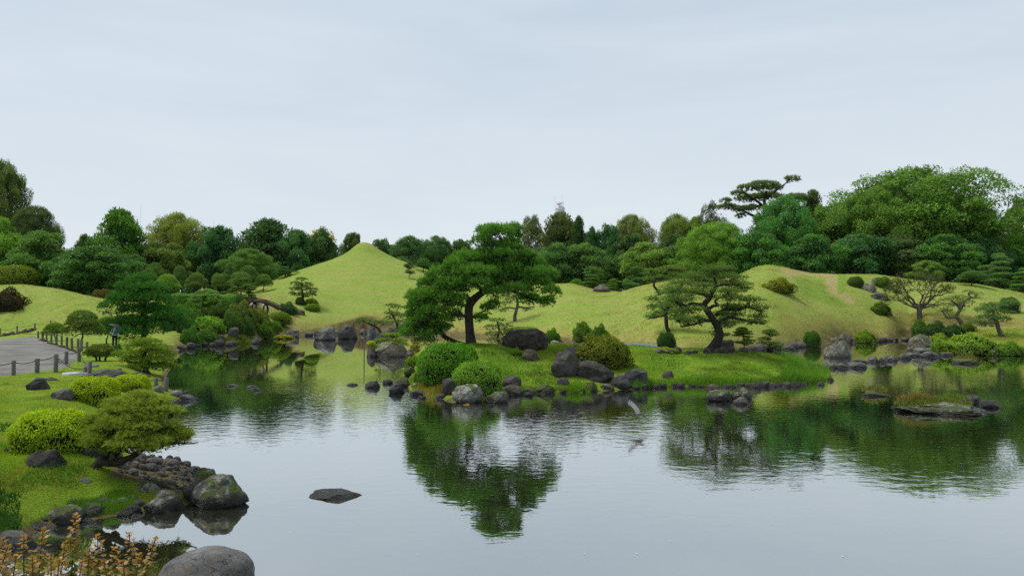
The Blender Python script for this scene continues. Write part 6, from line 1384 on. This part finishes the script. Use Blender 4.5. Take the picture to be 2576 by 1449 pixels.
mb = MB(); mb.add([(.17, .02, -.01), (.29, .05, .035), (.26, .03, 0), (.29, .01, -.05)], [[0, 1, 2, 3]]); mb.build('tail_fin', KO, root); mb = MB(); mb.add([(-.08, 0, .05), (.08, 0.01, .04), (.05, .01, .085), (-.04, 0, .09)], [[0, 1, 2, 3]]); mb.build('dorsal_fin', KO, root)
# ------------------------------------------------------------------ far antennas
YT = 330.0; s = YT / F; c = at(1408, 560, YT); z0 = 0.0; zt = CAMZ + (780 - 534) * s
root = empty('antenna_tower', (c[0], YT, 0), 'far white lattice tower with round dishes above the wood', 'tower')
mb = MB()
for x in (-1, 1):
    for y_ in (-1, 1): tube(mb, [(x * 2.2, y_ * 2.2, 0), (x * 1.6, y_ * 1.6, zt)], 0.16, 5)
for k_ in range(12):
    z1, z2 = zt * k_ / 12, zt * (k_ + 1) / 12; w = 2.2 - 0.6 * k_ / 12
    for a_, b_ in (((-w, -w), (w, -w)), ((w, -w), (w, w)), ((w, w), (-w, w)), ((-w, w), (-w, -w))):
        tube(mb, [(*a_, z1), (*b_, z2)], 0.08, 4); tube(mb, [(*b_, z1), (*a_, z2)], 0.08, 4); tube(mb, [(*a_, z2), (*b_, z2)], 0.08, 4)
mb.build('lattice', METAL, root)
for (dx, dz, r) in ((0.5, 2.6, 1.7), (-1.2, 1.2, 1.1), (1.8, 0.9, 0.9), (-0.4, 5.0, 0.8)):
    mb = MB(); th = np.arange(16) * math.pi / 8; V = [np.stack([q * r * np.cos(th), np.full(16, -1.9 + 0.35 * (q - 1)), q * r * np.sin(th)], 1) for q in (0.05, 0.5, 0.85, 1)]; V.append(V[-1] + [0, 0.3, 0]); V = np.concatenate(V)
    a = np.arange(4)[:, None] * 16; b = np.arange(16)[None]; mb.add(V, np.stack([a + b, a + (b + 1) % 16, a + 16 + (b + 1) % 16, a + 16 + b], -1).reshape(-1, 4)); mb.build('dish', METAL, root, True, (dx, 0, zt + dz - 1.5))
mb = MB(); box(mb, 0, 0, zt + 1.5, 3.6, 3.6, 0.3); box(mb, 0, 0, zt + 4.0, 2.6, 2.6, 0.25)
for x, h in ((-2.0, 7), (-1.2, 5), (1.0, 8.0), (1.7, 5.2)): tube(mb, [(x, 0, zt), (x, 0, zt + h)], 0.06, 5)
mb.build('whip_antenna', METAL, root)
for px, tp, lab in ((353, 515, 'thin bare mast behind the big conical evergreen'), (537, 553, 'thin far mast right of the billowing camphor')):
    Y = 260.0; c = at(px, 600, Y); mb = MB(); zt = CAMZ + (780 - tp) * Y / F; tube(mb, [(0, 0, 0), (0, 0, zt * 0.75), (0, 0, zt)], [0.08, 0.05, 0.03], 6); tag(mb.build('mast', METAL, None, True, (c[0], Y, 0)), lab, 'mast')

# ------------------------------------------------------------------ saplings with reddish new leaves in front
def leaf5():
    """five-pointed leaf"""
    a = [(0, 0), (.30, .02), (.50, -.06), (.40, .20), (.62, .40), (.34, .46), (.26, .66), (0, 1.0), (-.26, .66), (-.34, .46), (-.62, .40), (-.40, .20), (-.50, -.06), (-.30, .02)]
    n = len(a); V = [(x, y, -0.22 * abs(x) ** 1.3 - 0.25 * y * y) for x, y in a] + [(0, .35, 0.0)]; Fc = [(i, (i + 1) % n, n) for i in range(n)]; return np.array(V, float), Fc
LV, LF = leaf5(); mb = MB(); mb.add(LV, LF); LME = mb.mesh('leaf', mat_leaf('sapling_leaf', 0.35, 0.3, 0.5))
STEM = simple('sapling_stem', (0.10, 0.06, 0.04), 0.7)
SAP = [(20, 1372, 4.3), (82, 1400, 4.4), (150, 1405, 4.4), (208, 1408, 4.4), (262, 1408, 4.5), (310, 1408, 4.5), (-10, 1395, 4.2), (-30, 1300, 4.6), (60, 1345, 4.8), (40, 1395, 4.5), (108, 1330, 4.9), (165, 1362, 4.7), (192, 1292, 5.0), (225, 1378, 4.7), (245, 1345, 5.1), (290, 1372, 4.8), (325, 1338, 5.0), (352, 1392, 4.8), (392, 1352, 5.1), (128, 1392, 4.6), (8, 1352, 5.0)]
SL = ['low dark-leaved sapling at the bottom edge near the picture corner', 'low sapling at the bottom edge under the short coppery one', 'low sapling at the bottom edge under the middling one', 'low sapling at the bottom edge under the tallest one', 'low sapling at the bottom edge under the pink-tipped one', 'low sapling at the bottom edge beside the grey cracked boulder side', 'corner sapling with coppery leaves at the bottom left', 'sapling at the left picture edge with coppery leaves', 'short sapling second from the left edge', 'low sapling in front of the leftmost pair', 'sapling with pink curled tip left of the tallest', 'middling sapling between the curled one and the tallest', 'tallest sapling with orange top', 'low green-leaved sapling right of the tallest', 'thin sapling with pink tip over the water', 'bushy low sapling in the middle of the row', 'upright orange-tipped sapling over the dark reflection', 'low sapling beside the last one', 'last sapling of the row with pale tip', 'low sapling below the curled-tip one', 'green sapling behind the leftmost one']
g = np.random.default_rng(8)
for (px, py, Y), lab in zip(SAP, SL):
    tip = at(px, py, Y); b0 = np.array([tip[0] + g.normal() * 0.04, Y + g.normal() * 0.03, hz(tip[0], Y)]); h = tip[2] - b0[2]
    root = empty('sapling', tuple(b0), lab, 'sapling', 'saplings with coppery new leaves')
    p = smooth_line([(0, 0, -0.05), ((tip - b0)[0] * 0.3 + g.normal() * .02, g.normal() * .02, h * 0.5), tuple(tip - b0)], 6); mb = MB(); tube(mb, p, np.linspace(0.009, 0.003, len(p)), 6); mb.build('stem', STEM, root, True)
    n = 92; z_lo = max(0.0, 1 - 0.66 / h)
    for i in range(n):
        t = z_lo + (1 - z_lo) * (i + 0.6) / n; k_ = t * (len(p) - 1); j_ = int(min(k_, len(p) - 2)); a = p[j_] + (p[j_ + 1] - p[j_]) * (k_ - j_); ang = i * 2.4 + g.random(); f = (i / n) ** 1.2
        sz = (0.058 - 0.034 * f ** 1.5) * g.uniform(0.8, 1.2); d = np.array([math.cos(ang), math.sin(ang), 0.0]); pos = a + d * (0.055 - 0.045 * f) * g.uniform(0.3, 1.2)
        o = obj('leaf', LME, root, tuple(pos)); el = -1.0 + 2.0 * f ** 2 + g.normal() * 0.35
        o.rotation_euler = (el, g.normal() * 0.35, ang - math.pi / 2); o.scale = (sz, sz, sz)
        q = np.clip(f * 1.6 - 0.72 + g.normal() * 0.16, 0, 1); ca = np.array([0.095, 0.120, 0.030]) if g.random() < .6 else np.array([0.20, 0.15, 0.035]); cb = np.array([0.36, 0.20, 0.06]) if g.random() < .72 else np.array([0.52, 0.32, 0.22]); cc = ca * (1 - q) + cb * q; o.color = (*cc, 1)
tp_ = MB()

# ------------------------------------------------------------------ grass blades on the near bank and the island
GR = mat_leaf('grass_blade', 0.30, 0.2, 0.6, 0.62, (1.5, 1.35, 0.9))
def grass(name, box_, n, L, W, cond, col, seed, up=1.4, power=2.0):
    g = np.random.default_rng(seed); X, Y = [], []; got = 0
    while got < n:
        m = 60000; y = 1 / (1 / box_[2] + (1 / box_[3] - 1 / box_[2]) * g.random(m)) if power == 2 else g.uniform(box_[2], box_[3], m)
        x = (g.uniform(box_[0], box_[1], m) - 1288) / F * y
        h, dw, di, u, t = H(x, y, True); k = cond(x, y, dw, di, u, h) & (n2(x, y, 0.55) + 0.6 * n2(x + 9, y, 1.7) > g.uniform(-0.75, 0.1, m)); X.append(np.stack([x[k], y[k], h[k]], 1)); got += k.sum()
        if k.sum() == 0: break
    P = np.concatenate(X)[:n]; mb = MB(); d = rdir(len(P), g); d[:, 2] = np.abs(d[:, 2]) * 0.3; d += [0, 0, up]
    Ls = L * g.uniform(0.5, 1.5, len(P)) * (0.9 + 0.9 * np.clip(n2(P[:, 0], P[:, 1], 0.9), -.5, .5))
    blades(mb, P - [0, 0, 0.01], d, Ls, W, np.clip(0.42 + 0.9 * n2(P[:, 0], P[:, 1], 1.3) + 0.4 * (g.random(len(P)) - 0.5), 0, 1))
    o = mb.build(name, GR); o.color = (*col, 1); tag(o, kind='stuff'); return o
HEAP = np.array([(284, 1172), (330, 1154), (380, 1140), (440, 1150), (512, 1190), (506, 1222), (470, 1240), (410, 1236), (366, 1216), (326, 1200), (292, 1194)], float)
def near_ok(x, y, dw, di, u, h): return (dw > 0.15) & (u < 520) & ~((y < 20) & (sdist(HEAP, u, 780 + F * (CAMZ - h) / y) > -2)) & (sdist(PATH_POLY, x, y) < -0.1)
grass('lawn_grass', (-120, 520, 9, 40), 88000, 0.055, 0.010, near_ok, (0.215, 0.350, 0.026), 1)
grass('lawn_grass', (-120, 520, 9, 40), 17000, 0.050, 0.010, lambda x, y, dw, di, u, h: near_ok(x, y, dw, di, u, h) & (n2(x + 40, y, 0.9) + 0.5 * n2(x, y + 7, 0.3) > 0.12), (0.36, 0.32, 0.07), 21)
grass('lawn_weeds', (-120, 520, 9, 30), 3200, 0.11, 0.014, lambda x, y, dw, di, u, h: near_ok(x, y, dw, di, u, h) & (n2(x + 80, y, 0.45) > 0.24), (0.10, 0.26, 0.03), 22)
grass('lawn_grass', (980, 2140, 30, 56), 16000, 0.10, 0.022, lambda x, y, dw, di, u, h: (di > 0.3) & (n2(x + 40, y, 1.9) + 0.4 * n2(x, y + 7, 0.7) > 0.10), (0.21, 0.20, 0.045), 23)
grass('lawn_weeds', (980, 2140, 30, 56), 3500, 0.20, 0.024, lambda x, y, dw, di, u, h: (di > 0.2) & (n2(x + 80, y, 0.7) > 0.24), (0.11, 0.27, 0.025), 24)
grass('lawn_grass', (980, 2140, 30, 56), 90000, 0.10, 0.022, lambda x, y, dw, di, u, h: di > 0.12, (0.140, 0.285, 0.022), 2)
grass('shore_grass', (1440, 2100, 30, 40), 9000, 0.26, 0.022, lambda x, y, dw, di, u, h: (di > 0.0) & (di < 0.75) & ((u > 1590) | (u < 1500)), (0.120, 0.270, 0.020), 3)
grass('reeds', (1965, 2085, 31, 46), 5200, 0.42, 0.026, lambda x, y, dw, di, u, h: (di > 0.03) & (di < 2.2), (0.125, 0.290, 0.026), 4)
grass('shore_grass', (1050, 1125, 30, 36), 2400, 0.26, 0.022, lambda x, y, dw, di, u, h: (di > 0.0) & (di < 1.0), (0.26, 0.23, 0.04), 5)
grass('shore_grass', (1300, 1450, 30, 34), 2600, 0.20, 0.022, lambda x, y, dw, di, u, h: (di > 0.0) & (di < 0.6), (0.12, 0.25, 0.022), 6)
grass('ground_plants', (-80, 60, 10.5, 13), 1900, 0.13, 0.03, lambda x, y, dw, di, u, h: (dw > 0.1) & (dw < 1.5 + 1.5 * n2(x, y, 0.5)), (0.055, 0.150, 0.030), 7)
grass('ground_plants', (-80, 110, 16, 19.5), 1500, 0.12, 0.03, lambda x, y, dw, di, u, h: (dw > 0.3) & (n2(x, y, 0.9) + 0.3 - np.abs(y - 17.7) * 0.3 > 0), (0.060, 0.165, 0.030), 8)
grass('shore_grass', (180, 345, 12, 15), 3200, 0.12, 0.012, lambda x, y, dw, di, u, h: (dw > 0.08) & (dw < 0.5 + 0.9 * n2(x, y, 0.6)), (0.095, 0.230, 0.022), 9)
grass('shore_grass', (470, 700, 72, 84), 5000, 0.38, 0.06, lambda x, y, dw, di, u, h: (dw > 0.0) & (dw < 1.3), (0.12, 0.17, 0.02), 10)
turf = lambda x, y, dw, di, u, h: (dw > 1.2) & ~((u < 452) & (y < 84)) & ~((np.abs(u - 560) < 120) & (y < 118))
grass('lawn_grass', (-300, 2900, 60, 160), 130000, 0.15, 0.05, turf, (0.325, 0.338, 0.082), 31, 0.9)
grass('lawn_grass', (-300, 2900, 60, 160), 50000, 0.14, 0.05, lambda x, y, dw, di, u, h: turf(x, y, dw, di, u, h) & (n2(x + 40, y, 4.0) + 0.6 * n2(x, y + 7, 1.5) > 0.10), (0.370, 0.335, 0.098), 32, 0.7)
# grass on the islets
def islet_grass(x0, x1, row, n, L, col, seed, lift=0.05, fwd=0.3):
    g = np.random.default_rng(seed); A = P0((x0 + x1) / 2, row); w = (x1 - x0) / 2 * A[1] / F; a = g.random(n) * 6.283; r = np.sqrt(g.random(n))
    P = np.stack([A[0] + w * r * np.cos(a), A[1] + fwd * w + w * 0.42 * r * np.sin(a), np.full(n, 0.0)], 1); P[:, 2] = lift + 0.20 * (1 - r); mb = MB(); d = rdir(n, g) * 0.6 + [0, 0, 1.0]; blades(mb, P, d, L * g.uniform(.5, 1.3, n), 0.02, g.random(n)); o = mb.build('islet_grass', GR); o.color = (*col, 1); tag(o, kind='stuff')
islet_grass(2272, 2470, 1036, 2600, 0.18, (0.13, 0.17, 0.030), 7, 0.16, 0.42); islet_grass(2275, 2370, 1032, 1100, 0.34, (0.20, 0.17, 0.05), 1, 0.14, 0.55); islet_grass(2360, 2460, 1026, 420, 0.14, (0.10, 0.17, 0.02), 2, 0.26, 0.6); islet_grass(2170, 2235, 992, 380, 0.20, (0.17, 0.17, 0.04), 3, 0.10, 0.25); islet_grass(2405, 2462, 908, 420, 0.40, (0.15, 0.15, 0.04), 4)

# ------------------------------------------------------------------ fallen petals and leaves afloat
g = np.random.default_rng(55); fl = MB(); th = np.linspace(0, 6.283, 8)[:-1]; fl.add(np.c_[np.cos(th), 0.6 * np.sin(th), 0.08 * np.cos(2 * th)], [[0, 1, 2, 3], [0, 3, 4, 6]]); fl.add(np.c_[np.cos(th), 0.6 * np.sin(th), 0.08 * np.cos(2 * th)], [[4, 5, 6]]); FLM = simple('pale_petal', (0.55, 0.55, 0.48), 0.6); flm = fl.mesh('petal', FLM)
for px, py in ((1686, 1361), (1940, 1330), (1470, 1392), (1602, 1392), (2330, 1288), (2480, 1316), (1050, 1395), (1180, 1300), (730, 1340), (2120, 1400), (1890, 1240), (690, 918), (860, 1095), (1480, 1140), (2250, 1200), (560, 1150)):
    c = P0(px, py); sz = g.uniform(0.010, 0.022); tag(obj('petal', flm, None, (c[0], c[1], 0.006), g.random() * 6, (sz, sz, sz)), 'pale petal floating on the open pond water', 'petal', 'petals afloat on the pond')
